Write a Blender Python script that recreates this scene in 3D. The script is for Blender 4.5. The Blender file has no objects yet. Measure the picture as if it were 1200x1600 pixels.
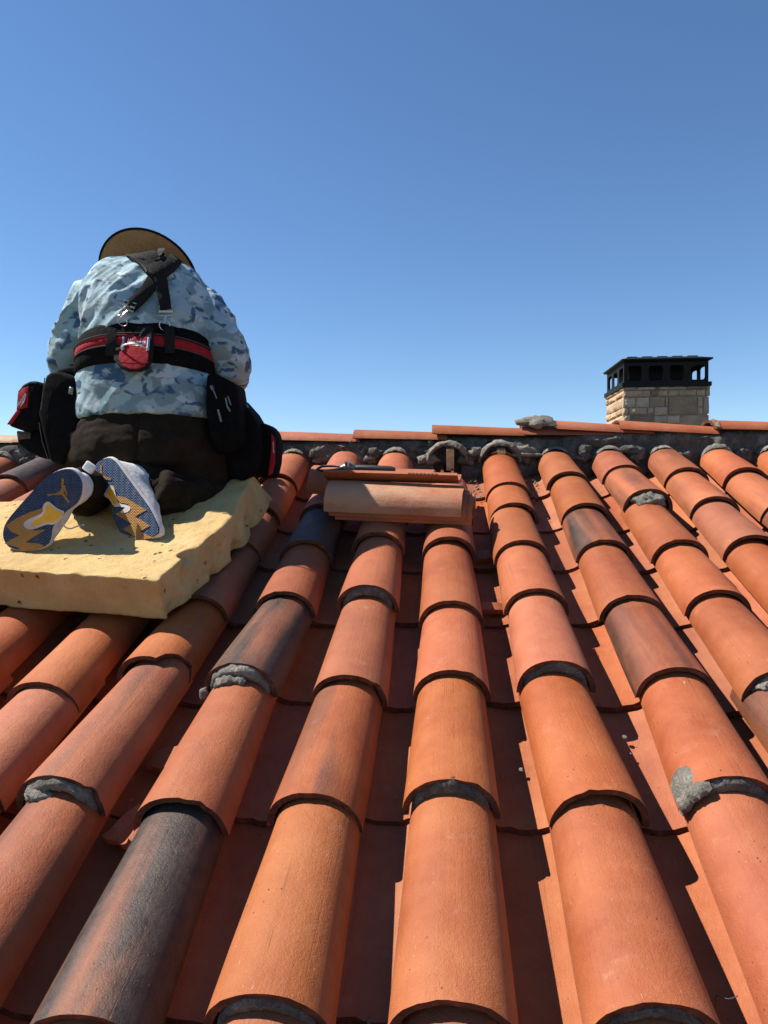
import bpy, bmesh, math, random
import numpy as np
from mathutils import Vector, Matrix, noise, Euler
from mathutils.bvhtree import BVHTree
random.seed(7); np.random.seed(7)
sc = bpy.context.scene
COL = sc.collection
R = math.radians

# ---------------------------------------------------------------- camera, sky, sun, exposure
TH = R(20.5)                       # roof pitch
CT, ST = math.cos(TH), math.sin(TH)
def wd(x, s, n=0.0):               # roof coordinates (across, up the slope, off the tiles) -> world
    return Vector((x, s*CT - n*ST, s*ST + n*CT))
ROOF = Matrix(((1,0,0,0),(0,CT,-ST,0),(0,ST,CT,0),(0,0,0,1)))
YAW, PIT, ROLL = 0.0888, 0.3821, -0.0361
CAMPOS = wd(-0.0224, 0, 0.9247)
f3 = Vector((-math.sin(YAW)*math.cos(PIT), math.cos(YAW)*math.cos(PIT), -math.sin(PIT)))
r3 = Vector((math.cos(YAW), math.sin(YAW), 0)); u3 = r3.cross(f3)
r3, u3 = r3*math.cos(ROLL)+u3*math.sin(ROLL), u3*math.cos(ROLL)-r3*math.sin(ROLL)
A3 = ROOF.to_3x3()
CR, CU, CF = A3@r3, A3@u3, A3@f3
cam = bpy.data.cameras.new('camera'); co = bpy.data.objects.new('camera', cam); COL.objects.link(co)
m = Matrix((CR, CU, -CF)).transposed().to_4x4(); m.translation = CAMPOS
co.matrix_world = m
cam.sensor_fit = 'AUTO'; cam.sensor_width = 36; cam.lens = 1109/1600*36
cam.clip_start = 0.02; cam.clip_end = 2000
sc.camera = co
SUN = (ROOF.to_3x3() @ Vector((-0.605, 0.315, 0.73))).normalized()      # towards the sun: ahead, to the left, high
sun_el = math.asin(SUN.z); sun_az = math.atan2(SUN.x, SUN.y)
w = bpy.data.worlds.new('World'); sc.world = w; w.use_nodes = True
nt = w.node_tree; bg = nt.nodes['Background']
sky = nt.nodes.new('ShaderNodeTexSky'); sky.sky_type = 'NISHITA'; sky.sun_disc = False
sky.sun_elevation = sun_el; sky.sun_rotation = sun_az
sky.altitude = 800; sky.air_density = 1.0; sky.dust_density = 0.0; sky.ozone_density = 5.0
hsv = nt.nodes.new('ShaderNodeHueSaturation'); hsv.inputs['Saturation'].default_value = 1.07
nt.links.new(sky.outputs[0], hsv.inputs['Color']); nt.links.new(hsv.outputs[0], bg.inputs[0]); bg.inputs[1].default_value = 0.086
sl = bpy.data.lights.new('sun', 'SUN'); sl.energy = 5.0; sl.angle = R(0.53); sl.color = (1.0, 0.93, 0.84)
so = bpy.data.objects.new('sun', sl); COL.objects.link(so)
so.rotation_euler = SUN.to_track_quat('Z', 'Y').to_euler(); so.location = (-20, 15, 20)
sc.view_settings.view_transform = 'Standard'; sc.view_settings.look = 'None'
sc.view_settings.exposure = 0.8; sc.view_settings.gamma = 1.0; sc.view_settings.use_curve_mapping = False

def P(px, py, y):                  # point on the sight line of a spot in the photo, at world depth y
    d = CR*((px-600)/1109) + CU*((800-py)/1109) + CF
    return CAMPOS + d*((y-CAMPOS.y)/d.y)
def pxm(px, py, y):                # metres per photo pixel there
    return (P(px, py, y)-CAMPOS).dot(CF)/1109

# ---------------------------------------------------------------- materials
class Mat:
    def __init__(s, name, rough=0.8, spec=0.3):
        s.m = bpy.data.materials.new(name); s.m.use_nodes = True
        s.t = s.m.node_tree; s.b = s.t.nodes['Principled BSDF']
        s.b.inputs['Roughness'].default_value = rough
        s.b.inputs['Specular IOR Level'].default_value = spec
    def n(s, typ, ins=None, **kw):
        x = s.t.nodes.new('ShaderNode'+typ)
        for k, v in kw.items(): setattr(x, k, v)
        for k, v in (ins or {}).items(): s.set(x.inputs[k], v)
        return x
    def set(s, sock, v):
        if isinstance(v, bpy.types.NodeSocket): s.t.links.new(v, sock)
        else: sock.default_value = v
    def noise(s, vec, scale, detail=4, rough=0.55, dist=0.0):
        return s.n('TexNoise', {'Vector': vec, 'Scale': scale, 'Detail': detail, 'Roughness': rough, 'Distortion': dist}).outputs['Fac']
    def ramp(s, fac, *stops, interp='LINEAR'):
        r = s.n('ValToRGB', {'Fac': fac}); cr = r.color_ramp; cr.interpolation = interp
        while len(cr.elements) < len(stops): cr.elements.new(0.5)
        for e, (p, c) in zip(cr.elements, stops):
            e.position = p; e.color = (*c, 1) if not isinstance(c, (int, float)) else (c, c, c, 1)
        return r.outputs['Color']
    def mix(s, fac, a, b, mode='MIX'):
        x = s.n('Mix', data_type='RGBA', blend_type=mode); s.set(x.inputs[0], fac)
        for i, v in ((6, a), (7, b)):
            if isinstance(v, tuple): v = (*v, 1) if len(v) == 3 else v
            s.set(x.inputs[i], v)
        return x.outputs[2]
    def math(s, op, a, b=0.0, clamp=False):
        x = s.n('Math', operation=op, use_clamp=clamp); s.set(x.inputs[0], a); s.set(x.inputs[1], b)
        return x.outputs[0]
    def scale(s, vec, sc_):
        return s.n('Mapping', {'Vector': vec, 'Scale': sc_}).outputs[0]
    def obj(s, rnd=True):
        tc = s.n('TexCoord').outputs['Object']
        if not rnd: return tc
        oi = s.n('ObjectInfo').outputs['Random']
        v = s.n('CombineXYZ', {0: s.math('MULTIPLY', oi, 37.0), 1: s.math('MULTIPLY', oi, 91.0), 2: s.math('MULTIPLY', oi, 53.0)}).outputs[0]
        return s.n('VectorMath', {0: tc, 1: v}, operation='ADD').outputs[0]
    def bump(s, h, dist, strength=1.0, prev=None):
        b = s.n('Bump', {'Height': h, 'Distance': dist, 'Strength': strength})
        if prev is not None: s.t.links.new(prev, b.inputs['Normal'])
        return b.outputs[0]
    def out(s, color=None, rough=None, normal=None, metal=None):
        if color is not None: s.set(s.b.inputs['Base Color'], (*color, 1) if isinstance(color, tuple) and len(color) == 3 else color)
        if rough is not None: s.set(s.b.inputs['Roughness'], rough)
        if normal is not None: s.t.links.new(normal, s.b.inputs['Normal'])
        if metal is not None: s.b.inputs['Metallic'].default_value = metal
        return s.m

def clay():
    s = Mat('terracotta', 0.72, 0.35)
    tc = s.n('TexCoord').outputs['Object']; v = s.obj()
    oi = s.n('ObjectInfo'); sep = s.n('SeparateColor', {0: oi.outputs['Color']})
    flash, pale = sep.outputs[0], sep.outputs[1]
    big = s.noise(v, 5.0, 3, 0.6)
    mid = s.noise(v, 26.0, 5, 0.65)
    c = s.ramp(big, (0.3, (0.265, 0.070, 0.029)), (0.5, (0.325, 0.094, 0.039)), (0.72, (0.385, 0.130, 0.057)))
    c = s.mix(s.math('MULTIPLY', s.ramp(mid, (0.35, 0.0), (0.75, 1.0)), 0.35), c, (0.44, 0.170, 0.080))
    streak = s.noise(s.scale(v, (90, 2.2, 60)), 1.0, 4, 0.6)
    c = s.mix(s.ramp(streak, (0.5, 0.0), (0.8, 0.42)), c, (0.30, 0.10, 0.055))
    # a few thin drawn lines along the tile
    line = s.noise(s.scale(v, (34, 0.25, 0.0)), 1.0, 2, 0.4)
    lm = s.ramp(line, (0.585, 0.0), (0.592, 1.0), (0.60, 0.0))
    brk = s.ramp(s.noise(v, 9.0, 2), (0.42, 0.0), (0.55, 1.0))
    lm = s.math('MULTIPLY', lm, brk)
    c = s.mix(s.math('MULTIPLY', lm, 0.55), c, (0.20, 0.075, 0.045))
    fine = s.noise(v, 380.0, 3, 0.7)
    c = s.mix(s.ramp(fine, (0.25, 0.45), (0.5, 0.0)), c, (0.24, 0.085, 0.05))
    c = s.mix(s.ramp(fine, (0.62, 0.0), (0.8, 0.35)), c, (0.52, 0.26, 0.14))
    pit = s.n('TexVoronoi', {'Vector': v, 'Scale': 70.0}, feature='F1').outputs['Distance']
    pm = s.math('MULTIPLY', s.ramp(pit, (0.06, 1.0), (0.13, 0.0)), s.ramp(s.noise(v, 13.0, 2), (0.55, 0.0), (0.68, 1.0)))
    c = s.mix(s.math('MULTIPLY', pm, 0.8), c, (0.10, 0.04, 0.03))
    # pale lime bloom
    bl = s.ramp(s.noise(v, 17.0, 6, 0.7), (0.60, 0.0), (0.80, 0.35))
    c = s.mix(bl, c, (0.50, 0.31, 0.22))
    scr = s.ramp(s.noise(s.scale(v, (30, 8, 30)), 6.0, 2, 0.5, 1.5), (0.74, 0.0), (0.79, 0.55))
    c = s.mix(scr, c, (0.72, 0.5, 0.36))
    # pale wash (old mortar film)
    pw = s.math('MULTIPLY', s.ramp(s.math('ADD', s.noise(s.scale(v, (9, 3, 9)), 1.0, 6, 0.65), s.math('MULTIPLY', pale, 0.5)), (0.62, 0.0), (0.85, 0.9)), pale)
    c = s.mix(pw, c, (0.52, 0.365, 0.215))
    # kiln flash: dark grey-blue bands along the tile
    fl = s.noise(s.scale(v, (13, 1.3, 13)), 1.0, 3, 0.5, 0.4)
    fm = s.ramp(s.math('ADD', fl, s.math('MULTIPLY', flash, 0.62)), (0.66, 0.0), (1.02, 1.0))
    fm = s.math('MULTIPLY', fm, s.ramp(flash, (0.02, 0.0), (0.1, 1.0)))
    dk = s.ramp(s.noise(v, 34.0, 5, 0.7), (0.3, (0.024, 0.017, 0.0145)), (0.75, (0.075, 0.050, 0.040)))
    c = s.mix(fm, c, dk)
    hs = s.n('HueSaturation', {'Hue': s.math('ADD', s.math('MULTIPLY', oi.outputs['Random'], 0.008), 0.4960),
              'Saturation': s.math('ADD', s.math('MULTIPLY', sep.outputs[2], 0.12), 0.97),
              'Value': s.math('ADD', s.math('MULTIPLY', s.math('FRACT', s.math('MULTIPLY', oi.outputs['Random'], 7.31)), 0.28), 0.82), 'Color': c})
    c = hs.outputs[0]
    rgh = s.math('SUBTRACT', 0.60, s.math('MULTIPLY', fm, 0.14))
    nrm = s.bump(fine, 0.0026, 0.5)
    nrm = s.bump(s.noise(v, 150.0, 4, 0.75), 0.0042, 0.34, nrm)
    nrm = s.bump(s.math('SUBTRACT', streak, s.math('MULTIPLY', lm, 0.6)), 0.002, 0.35, nrm)
    nrm = s.bump(s.math('MULTIPLY', pm, -1.0), 0.003, 0.8, nrm)
    nrm = s.bump(s.noise(v, 14.0, 3), 0.012, 0.25, nrm)
    return s.out(c, rgh, nrm)
def clay_edge():  # dirt plus the shade of rims and undersides, put into the clay colour
    s = Mat('weathered_shaded_clay_edge', 0.9, 0.15); v = s.obj()
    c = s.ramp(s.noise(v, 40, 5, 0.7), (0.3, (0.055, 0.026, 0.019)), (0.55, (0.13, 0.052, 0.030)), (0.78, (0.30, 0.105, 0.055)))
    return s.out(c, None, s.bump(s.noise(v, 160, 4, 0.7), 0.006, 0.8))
def mortar_m(name, a, b, c3):
    s = Mat(name, 0.95, 0.1); v = s.obj()
    n1 = s.noise(v, 18.0, 6, 0.7); n2 = s.noise(v, 160.0, 5, 0.75)
    c = s.ramp(n1, (0.3, a), (0.52, b), (0.75, c3))
    c = s.mix(s.ramp(n2, (0.35, 0.6), (0.55, 0.0)), c, tuple(x*0.5 for x in a))
    nrm = s.bump(n2, 0.006, 0.8); nrm = s.bump(s.noise(v, 45.0, 5, 0.7), 0.015, 0.7, nrm)
    return s.out(c, None, nrm)
def cloth(name, a, b, scale=60, bump=0.002, rough=0.9, weave=700, spec=0.2):
    s = Mat(name, rough, spec); v = s.n('TexCoord').outputs['Object']
    c = s.mix(s.ramp(s.noise(v, scale, 5, 0.65), (0.35, 0.0), (0.7, 1.0)), a, b)
    nrm = s.bump(s.noise(v, weave, 2), bump*0.5, 0.6); nrm = s.bump(s.noise(v, 45, 4, 0.6), 0.006, 0.5, nrm)
    return s.out(c, None, nrm)
def camo():
    s = Mat('camouflage_cloth', 0.78, 0.25); v = s.n('TexCoord').outputs['Object']
    def blot(off, sc_, lo):
        vv = s.n('Mapping', {'Vector': v, 'Location': off, 'Scale': (1, 1, 1.25)}).outputs[0]
        return s.ramp(s.noise(vv, sc_, 2.2, 0.45, 0.5), (lo, 0.0), (lo+0.045, 1.0))
    c = s.mix(blot((0, 0, 0), 13, 0.50), (0.260, 0.375, 0.415), (0.165, 0.250, 0.275))
    c = s.mix(blot((4, 1, 7), 15, 0.575), c, (0.385, 0.475, 0.510))
    c = s.mix(blot((9, 3, 2), 16, 0.585), c, (0.040, 0.095, 0.170))
    c = s.mix(blot((2, 8, 5), 24, 0.635), c, (0.050, 0.105, 0.175))
    nrm = s.bump(s.noise(v, 900, 2), 0.0008, 0.5)
    nrm = s.bump(s.noise(s.scale(v, (1, 1, 1)), 22, 4, 0.55, 0.8), 0.012, 0.45, nrm)
    return s.out(c, None, nrm)
def plain(name, col, rough=0.6, metal=0.0, bscale=200, bd=0.0006, var=0.15, spec=0.4):
    s = Mat(name, rough, spec); v = s.n('TexCoord').outputs['Object']
    n = s.noise(v, bscale, 4, 0.6); n2 = s.noise(v, 14, 4, 0.6)
    c = s.mix(s.ramp(n2, (0.3, 0.0), (0.75, 1.0)), tuple(x*(1-var) for x in col), tuple(min(1, x*(1+var)) for x in col))
    return s.out(c, None, s.bump(n, bd, 0.6), metal)
def worn(name, col, rough):
    s = Mat(name, rough, 0.3); v = s.n('TexCoord').outputs['Object']; sp = s.n('SeparateXYZ', {0: v})
    zig = s.math('PINGPONG', s.math('ADD', sp.outputs[0], 5.0), 0.012)
    wv = s.math('SINE', s.math('MULTIPLY', s.math('ADD', sp.outputs[2], zig), 760.0))
    c = s.mix(s.ramp(wv, (0.3, 0.5), (0.7, 0.0)), col, tuple(x*.55 for x in col))
    c = s.mix(s.ramp(s.noise(v, 30, 6, 0.7), (0.42, 0.0), (0.75, 0.65)), c, (0.20, 0.14, 0.095))
    return s.out(c, None, s.bump(wv, 0.001, 0.8))
def foam_m():
    s = Mat('yellow_foam', 0.95, 0.1); v = s.n('TexCoord').outputs['Object']
    c = s.ramp(s.noise(v, 7, 5, 0.65), (0.3, (0.54, 0.365, 0.150)), (0.55, (0.65, 0.465, 0.215)), (0.8, (0.70, 0.535, 0.285)))
    nrmz = s.n('SeparateXYZ', {0: v}).outputs[2]
    c = s.mix(s.ramp(s.noise(v, 34, 6, 0.75), (0.56, 0.0), (0.78, 0.6)), c, (0.27, 0.165, 0.07))
    c = s.mix(s.ramp(s.noise(v, 4.5, 6, 0.7), (0.48, 0.0), (0.72, 0.5)), c, (0.42, 0.27, 0.11))
    n2 = s.noise(v, 420, 3, 0.7)
    c = s.mix(s.ramp(n2, (0.28, 0.5), (0.46, 0.0)), c, (0.42, 0.29, 0.11))
    vo = s.n('TexVoronoi', {'Vector': v, 'Scale': 26.0}).outputs['Distance']
    hole = s.math('MULTIPLY', s.ramp(vo, (0.07, 1.0), (0.17, 0.0)), s.ramp(s.noise(v, 6.5, 2), (0.47, 0.0), (0.56, 1.0)))
    c = s.mix(s.math('MULTIPLY', hole, 0.8), c, (0.16, 0.09, 0.04))
    nrm = s.bump(n2, 0.004, 0.9); nrm = s.bump(s.noise(v, 80, 5, 0.75), 0.007, 0.7, nrm)
    nrm = s.bump(s.math('MULTIPLY', hole, -1.0), 0.02, 1.0, nrm)
    return s.out(c, None, nrm)
def straw():
    s = Mat('straw', 0.7, 0.3); v = s.n('TexCoord').outputs['Object']
    wv = s.n('TexWave', {'Vector': v, 'Scale': 60.0, 'Distortion': 6.0, 'Detail': 3.0, 'Detail Scale': 2.0}, wave_type='RINGS', rings_direction='Z').outputs['Fac']
    n = s.noise(v, 260, 3, 0.6); n2 = s.noise(v, 30, 4, 0.6)
    c = s.mix(s.math('MULTIPLY', wv, s.ramp(n2, (0.3, 0.3), (0.7, 1.0))), (0.20, 0.115, 0.05), (0.36, 0.235, 0.115))
    c = s.mix(s.ramp(n, (0.3, 0.5), (0.5, 0.0)), c, (0.2, 0.11, 0.05))
    s.b.inputs['Transmission Weight'].default_value = 0.0
    return s.out(c, None, s.bump(s.math('ADD', wv, n), 0.0015, 0.7))
def stone_m():
    s = Mat('limestone', 0.92, 0.15); v = s.obj(); oi = s.n('ObjectInfo')
    c = s.ramp(s.noise(v, 7, 6, 0.7), (0.3, (0.37, 0.255, 0.17)), (0.5, (0.49, 0.355, 0.245)), (0.75, (0.57, 0.44, 0.32)))
    c = s.mix(1.0, c, oi.outputs['Color'], 'MULTIPLY')
    c = s.mix(s.ramp(s.noise(v, 60, 5, 0.75), (0.3, 0.4), (0.5, 0.0)), c, (0.22, 0.14, 0.085))
    hs = s.n('HueSaturation', {'Value': s.math('ADD', s.math('MULTIPLY', oi.outputs['Random'], 0.45), 0.78), 'Color': c})
    nrm = s.bump(s.noise(v, 40, 6, 0.7), 0.03, 0.6)
    return s.out(hs.outputs[0], None, nrm)
def ground_m():
    s = Mat('dry_grass', 0.95, 0.1); v = s.n('TexCoord').outputs['Object']
    c = s.ramp(s.noise(v, 0.35, 8, 0.7), (0.3, (0.09, 0.10, 0.035)), (0.6, (0.19, 0.16, 0.075)), (0.8, (0.27, 0.22, 0.13)))
    return s.out(c, None, s.bump(s.noise(v, 6, 6, 0.7), 0.1, 0.6))
def sole_m():
    s = Mat('blue_rubber', 0.6, 0.35); v = s.n('TexCoord').outputs['Object']
    sp = s.n('SeparateXYZ', {0: v})
    zig = s.math('PINGPONG', s.math('ADD', sp.outputs[0], 5.0), 0.012)
    wv = s.math('SINE', s.math('MULTIPLY', s.math('ADD', sp.outputs[2], zig), 760.0))
    c = s.mix(s.ramp(wv, (0.3, 0.0), (0.7, 1.0)), (0.011, 0.030, 0.075), (0.050, 0.120, 0.27))
    c = s.mix(s.ramp(s.noise(v, 40, 5, 0.7), (0.45, 0.0), (0.78, 0.4)), c, (0.20, 0.19, 0.19))
    c = s.mix(s.ramp(s.noise(v, 9, 5, 0.7), (0.5, 0.0), (0.78, 0.35)), c, (0.18, 0.13, 0.10))
    return s.out(c, None, s.bump(wv, 0.002, 1.0))

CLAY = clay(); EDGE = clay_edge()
MORTAR = mortar_m('grey_mortar', (0.13, 0.118, 0.10), (0.235, 0.215, 0.18), (0.40, 0.37, 0.315))
MORTAR_D = mortar_m('dark_mortar', (0.070, 0.065, 0.058), (0.140, 0.128, 0.112), (0.31, 0.285, 0.245))
CAMO = camo()
TROUSER = cloth('brown_twill', (0.013, 0.0092, 0.0062), (0.023, 0.0165, 0.0112), 20, .002, .9, 700, .08)
NYLON = cloth('black_nylon', (0.0035, 0.0035, 0.0042), (0.0070, 0.0068, 0.008), 40, 0.003, 0.85, 700, .07)
WEB = cloth('black_webbing', (0.009, 0.0088, 0.0085), (0.018, 0.017, 0.016), 90, 0.003, 0.8, 700, .12)
TRIM = cloth('grey_binding', (0.045, 0.043, 0.04), (0.075, 0.07, 0.065), 60)
RED = cloth('red_nylon', (0.22, 0.009, 0.016), (0.33, 0.017, 0.026), 50)
WHITE = plain('white_print', (0.78, 0.77, 0.76), 0.6)
STEEL = plain('steel', (0.62, 0.60, 0.57), 0.28, 1.0, 300, 0.0003)
FOAM = foam_m(); STRAW = straw(); STONE = stone_m(); SOLE = sole_m()
BLACKMETAL = plain('black_painted_metal', (0.009, 0.0088, 0.0088), 0.6, 0.0, 120, 0.0008, 0.3, .2)
GREYMETAL = plain('weathered_metal', (0.15, 0.14, 0.125), 0.5, 0.0, 90, 0.001, 0.25)
GOLD = worn('gold_rubber', (0.46, 0.22, 0.045), 0.55)
YELLOW = plain('yellow_shank', (0.72, 0.38, 0.012), 0.35, 0, 90, 0.0006, 0.15)
SHOEW = cloth('white_mesh', (0.58, 0.57, 0.56), (0.74, 0.73, 0.72), 70, 0.002, 0.8, 500)
SHOEL = plain('lilac_foam', (0.52, 0.49, 0.48), 0.7, 0, 60, .001, .3)
SKIN = plain('skin', (0.33, 0.165, 0.095), 0.5, 0, 300, 0.0004, 0.12)
HAIR = plain('hair', (0.012, 0.010, 0.008), 0.6, 0, 400, 0.001)
WOOD = None
def wood_m():
    s = Mat('pine', 0.7, 0.25); v = s.n('TexCoord').outputs['Object']
    g = s.noise(s.scale(v, (60, 60, 6)), 1.0, 5, 0.6, 1.0)
    return s.out(s.ramp(g, (0.3, (0.50, 0.31, 0.13)), (0.7, (0.72, 0.53, 0.29))), None, s.bump(g, 0.002, 0.5))
WOOD = wood_m()
UNDER = plain('underlay_felt', (0.018, 0.016, 0.015), 0.95)
STUCCO = plain('stucco', (0.50, 0.42, 0.31), 0.9, 0, 60, 0.006)
GROUND = ground_m()
BLACKPL = plain('black_grip', (0.016, 0.017, 0.019), 0.5)
DIRTY = plain('worn_steel', (0.16, 0.17, 0.18), 0.4, 0.8, 200, 0.0005, 0.4)

# ---------------------------------------------------------------- object helpers
W = {}
def put(o, parent=None, world=None):
    if world is None: world = Matrix.Identity(4)
    W[o.name] = world.copy()
    COL.objects.link(o)
    if parent is not None:
        o.parent = parent; o.matrix_parent_inverse = Matrix.Identity(4)
        o.matrix_basis = W[parent.name].inverted() @ world
    else: o.matrix_basis = world
    return o
def thing(name, label, cat, loc, group=None):
    o = bpy.data.objects.new(name, None); o.empty_display_size = 0.1
    o['label'] = label; o['category'] = cat
    if group: o['group'] = group
    return put(o, None, Matrix.Translation(loc))
def tag(o, label, cat, group=None):
    o['label'] = label; o['category'] = cat
    if group: o['group'] = group
    return o
def mesh(name, v, f, mat, smooth=40):
    me = bpy.data.meshes.new(name); me.from_pydata([tuple(p) for p in v], [], f); me.materials.append(mat)
    me.update()
    bm = bmesh.new(); bm.from_mesh(me); bmesh.ops.recalc_face_normals(bm, faces=bm.faces); bm.to_mesh(me); bm.free()
    if smooth:
        for p in me.polygons: p.use_smooth = True
        me.set_sharp_from_angle(angle=R(smooth))
    return me
def ob(name, me, parent=None, world=None):
    return put(bpy.data.objects.new(name, me), parent, world)
def grid_faces(nu, nv, cu=False, cv=False, off=0):
    f = []
    for i in range(nu if cu else nu-1):
        for j in range(nv if cv else nv-1):
            a = i*nv+j; b = ((i+1) % nu)*nv+j; c = ((i+1) % nu)*nv+(j+1) % nv; d = i*nv+(j+1) % nv
            f.append((a+off, b+off, c+off, d+off))
    return f
def loft(rings, cap=True):
    n = len(rings[0]); v = [p for r in rings for p in r]
    f = grid_faces(len(rings), n, False, True)
    if cap: f += [tuple(range(n))[::-1], tuple(range((len(rings)-1)*n, len(rings)*n))]
    return v, f
def frames(path):
    path = [Vector(p) for p in path]; T = []
    for i in range(len(path)):
        a = path[max(i-1, 0)]; b = path[min(i+1, len(path)-1)]; T.append((b-a).normalized())
    n = T[0].orthogonal().normalized(); out = []
    for t in T:
        n = (n - t*n.dot(t)).normalized(); out.append((t, n, t.cross(n)))
    return out
def tube(path, rad, n=12, cap=True):
    fr = frames(path); rings = []
    for i, (p, (t, a, b)) in enumerate(zip(path, fr)):
        r = rad[i] if isinstance(rad, (list, tuple)) else rad
        rings.append([Vector(p)+a*math.cos(2*math.pi*k/n)*r+b*math.sin(2*math.pi*k/n)*r for k in range(n)])
    return loft(rings, cap)
def smooth_path(pts, n=8):
    pts = [Vector(p) for p in pts]; out = []
    for i in range(len(pts)-1):
        p0 = pts[max(i-1, 0)]; p1 = pts[i]; p2 = pts[i+1]; p3 = pts[min(i+2, len(pts)-1)]
        for k in range(n):
            t = k/n
            out.append(0.5*((2*p1)+(p2-p0)*t+(2*p0-5*p1+4*p2-p3)*t*t+(3*p1-p0-3*p2+p3)*t**3))
    out.append(pts[-1]); return out
class MB:
    def __init__(s): s.v = []; s.f = []
    def add(s, vf):
        o = len(s.v); s.v += [Vector(p) for p in vf[0]]; s.f += [tuple(i+o for i in f) for f in vf[1]]; return s
    def box(s, lo, hi, M_=None):
        v = [Vector((x, y, z)) for x in (lo[0], hi[0]) for y in (lo[1], hi[1]) for z in (lo[2], hi[2])]
        if M_ is not None: v = [M_@p for p in v]
        return s.add((v, [(0,1,3,2),(4,6,7,5),(0,4,5,1),(2,3,7,6),(0,2,6,4),(1,5,7,3)]))
    def obj(s, name, mat, parent=None, smooth=40, world=None): return ob(name, mesh(name, s.v, s.f, mat, smooth), parent, world)
def ell(c, rx, ry, rz, n=20, m_=12, M_=None):
    rings = []
    for i in range(1, m_):
        t = math.pi*i/m_
        rings.append([Vector((rx*math.sin(t)*math.cos(2*math.pi*k/n), ry*math.sin(t)*math.sin(2*math.pi*k/n), rz*math.cos(t))) for k in range(n)])
    if M_ is not None: rings = [[M_@p for p in r] for r in rings]
    return loft([[p+Vector(c) for p in r] for r in rings])
def fused(name, mb, voxel, mat, parent, smooth_it=6, fn=None):
    """union of closed shapes into ONE continuous surface"""
    me = bpy.data.meshes.new(name); me.from_pydata([tuple(p) for p in mb.v], [], mb.f); me.update()
    bm = bmesh.new(); bm.from_mesh(me); bmesh.ops.recalc_face_normals(bm, faces=bm.faces); bm.to_mesh(me); bm.free()
    o = bpy.data.objects.new('tmp', me); COL.objects.link(o)
    r = o.modifiers.new('r', 'REMESH'); r.mode = 'VOXEL'; r.voxel_size = voxel
    if smooth_it:
        sm = o.modifiers.new('s', 'SMOOTH'); sm.factor = 0.5; sm.iterations = smooth_it
    bpy.context.view_layer.update()
    me2 = bpy.data.meshes.new_from_object(o.evaluated_get(bpy.context.evaluated_depsgraph_get()))
    bpy.data.objects.remove(o); me2.name = name; me2.materials.clear(); me2.materials.append(mat)
    if fn:
        nv = len(me2.vertices); cov = np.zeros(nv*3); no = np.zeros(nv*3)
        me2.vertices.foreach_get('co', cov); me2.vertices.foreach_get('normal', no)
        cov = cov.reshape(-1, 3); no = no.reshape(-1, 3)
        me2.vertices.foreach_set('co', (cov + no*np.array([fn(Vector(p), Vector(q)) for p, q in zip(cov, no)])[:, None]).ravel()); me2.update()
    for p in me2.polygons: p.use_smooth = True
    return ob(name, me2, parent)
def slab(pts, n, thick, bevel=0.0):
    """polygon (world points) given thickness along n"""
    k = len(pts); n = Vector(n)
    v = list(pts)+[p+n*thick for p in pts]
    return v, [tuple(range(k)), tuple(range(2*k-1, k-1, -1))]+[(i, i+k, (i+1) % k+k, (i+1) % k) for i in range(k)]
def bevelled(name, vf, mat, parent, width, seg=3, sub=False):
    me = mesh(name, vf[0], vf[1], mat, 0)
    bm = bmesh.new(); bm.from_mesh(me)
    es = [e for e in bm.edges if len(e.link_faces) == 2 and e.calc_face_angle(0) > R(25)]
    bmesh.ops.bevel(bm, geom=es, offset=width, segments=seg, profile=0.5, affect='EDGES', clamp_overlap=True)
    bmesh.ops.triangulate(bm, faces=[f for f in bm.faces if len(f.verts) > 4])
    bm.to_mesh(me); bm.free()
    for p in me.polygons: p.use_smooth = True
    me.set_sharp_from_angle(angle=R(50))
    return ob(name, me, parent)
def nz(x, y=0.0, z=0.0): return noise.noise(Vector((x, y, z)))

# ---------------------------------------------------------------- ground and house shell
gme = mesh('ground', [(-600, -600, 0), (600, -600, 0), (600, 600, 0), (-600, 600, 0)], [(0, 1, 2, 3)], GROUND, 0)
g = ob('ground', gme, None, Matrix.Translation((0, 0, -3.3))); g['kind'] = 'structure'
house = thing('house', 'house roof of terracotta barrel tiles rising to a mortared ridge', 'house', (0, 2.0, -3.3))
K0, K1 = -10, 10
CW = 0.235
XL, XR = (K0-0.6)*CW, (K1+1.6)*CW
SR = 3.19                                             # ridge line, up the slope
def deck_n(): return -0.215
mb = MB(); a = []
for x in (XL, XR):
    a += [wd(x, -0.55, -0.215), wd(x, SR, -0.215)]
yr = wd(0, SR, -0.215)
b = [Vector((x, 2*yr.y - wd(x, -0.55, -0.215).y, wd(x, -0.55, -0.215).z)) for x in (XL, XR)]
dn = Vector((0, 0, -0.05))
v = a+b; v = v+[p+dn for p in v]
mb.add((v, [(0, 1, 3, 2), (1, 4, 5, 3), (6, 8, 9, 7), (7, 9, 11, 10), (0, 2, 8, 6), (4, 10, 11, 5), (0, 6, 7, 1), (1, 7, 10, 4), (2, 3, 9, 8), (3, 5, 11, 9)]))
mb.obj('roof_deck', UNDER, house, 0)
e0 = wd(0, -0.3, -0.19); e1y = 2*yr.y-e0.y
mb = MB(); xl, xr = XL+0.15, XR-0.15
zt = e0.z-0.05
v = [Vector((x, y, z)) for x in (xl, xr) for (y, z) in ((e0.y, -3.29), (e0.y, zt-0.03), (yr.y, yr.z-0.08), (e1y, zt-0.03), (e1y, -3.29))]
mb.add((v, [(0, 1, 2, 3, 4), (9, 8, 7, 6, 5), (0, 5, 6, 1), (4, 3, 8, 9)]))
mb.obj('wall', STUCCO, house, 0)

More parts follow.
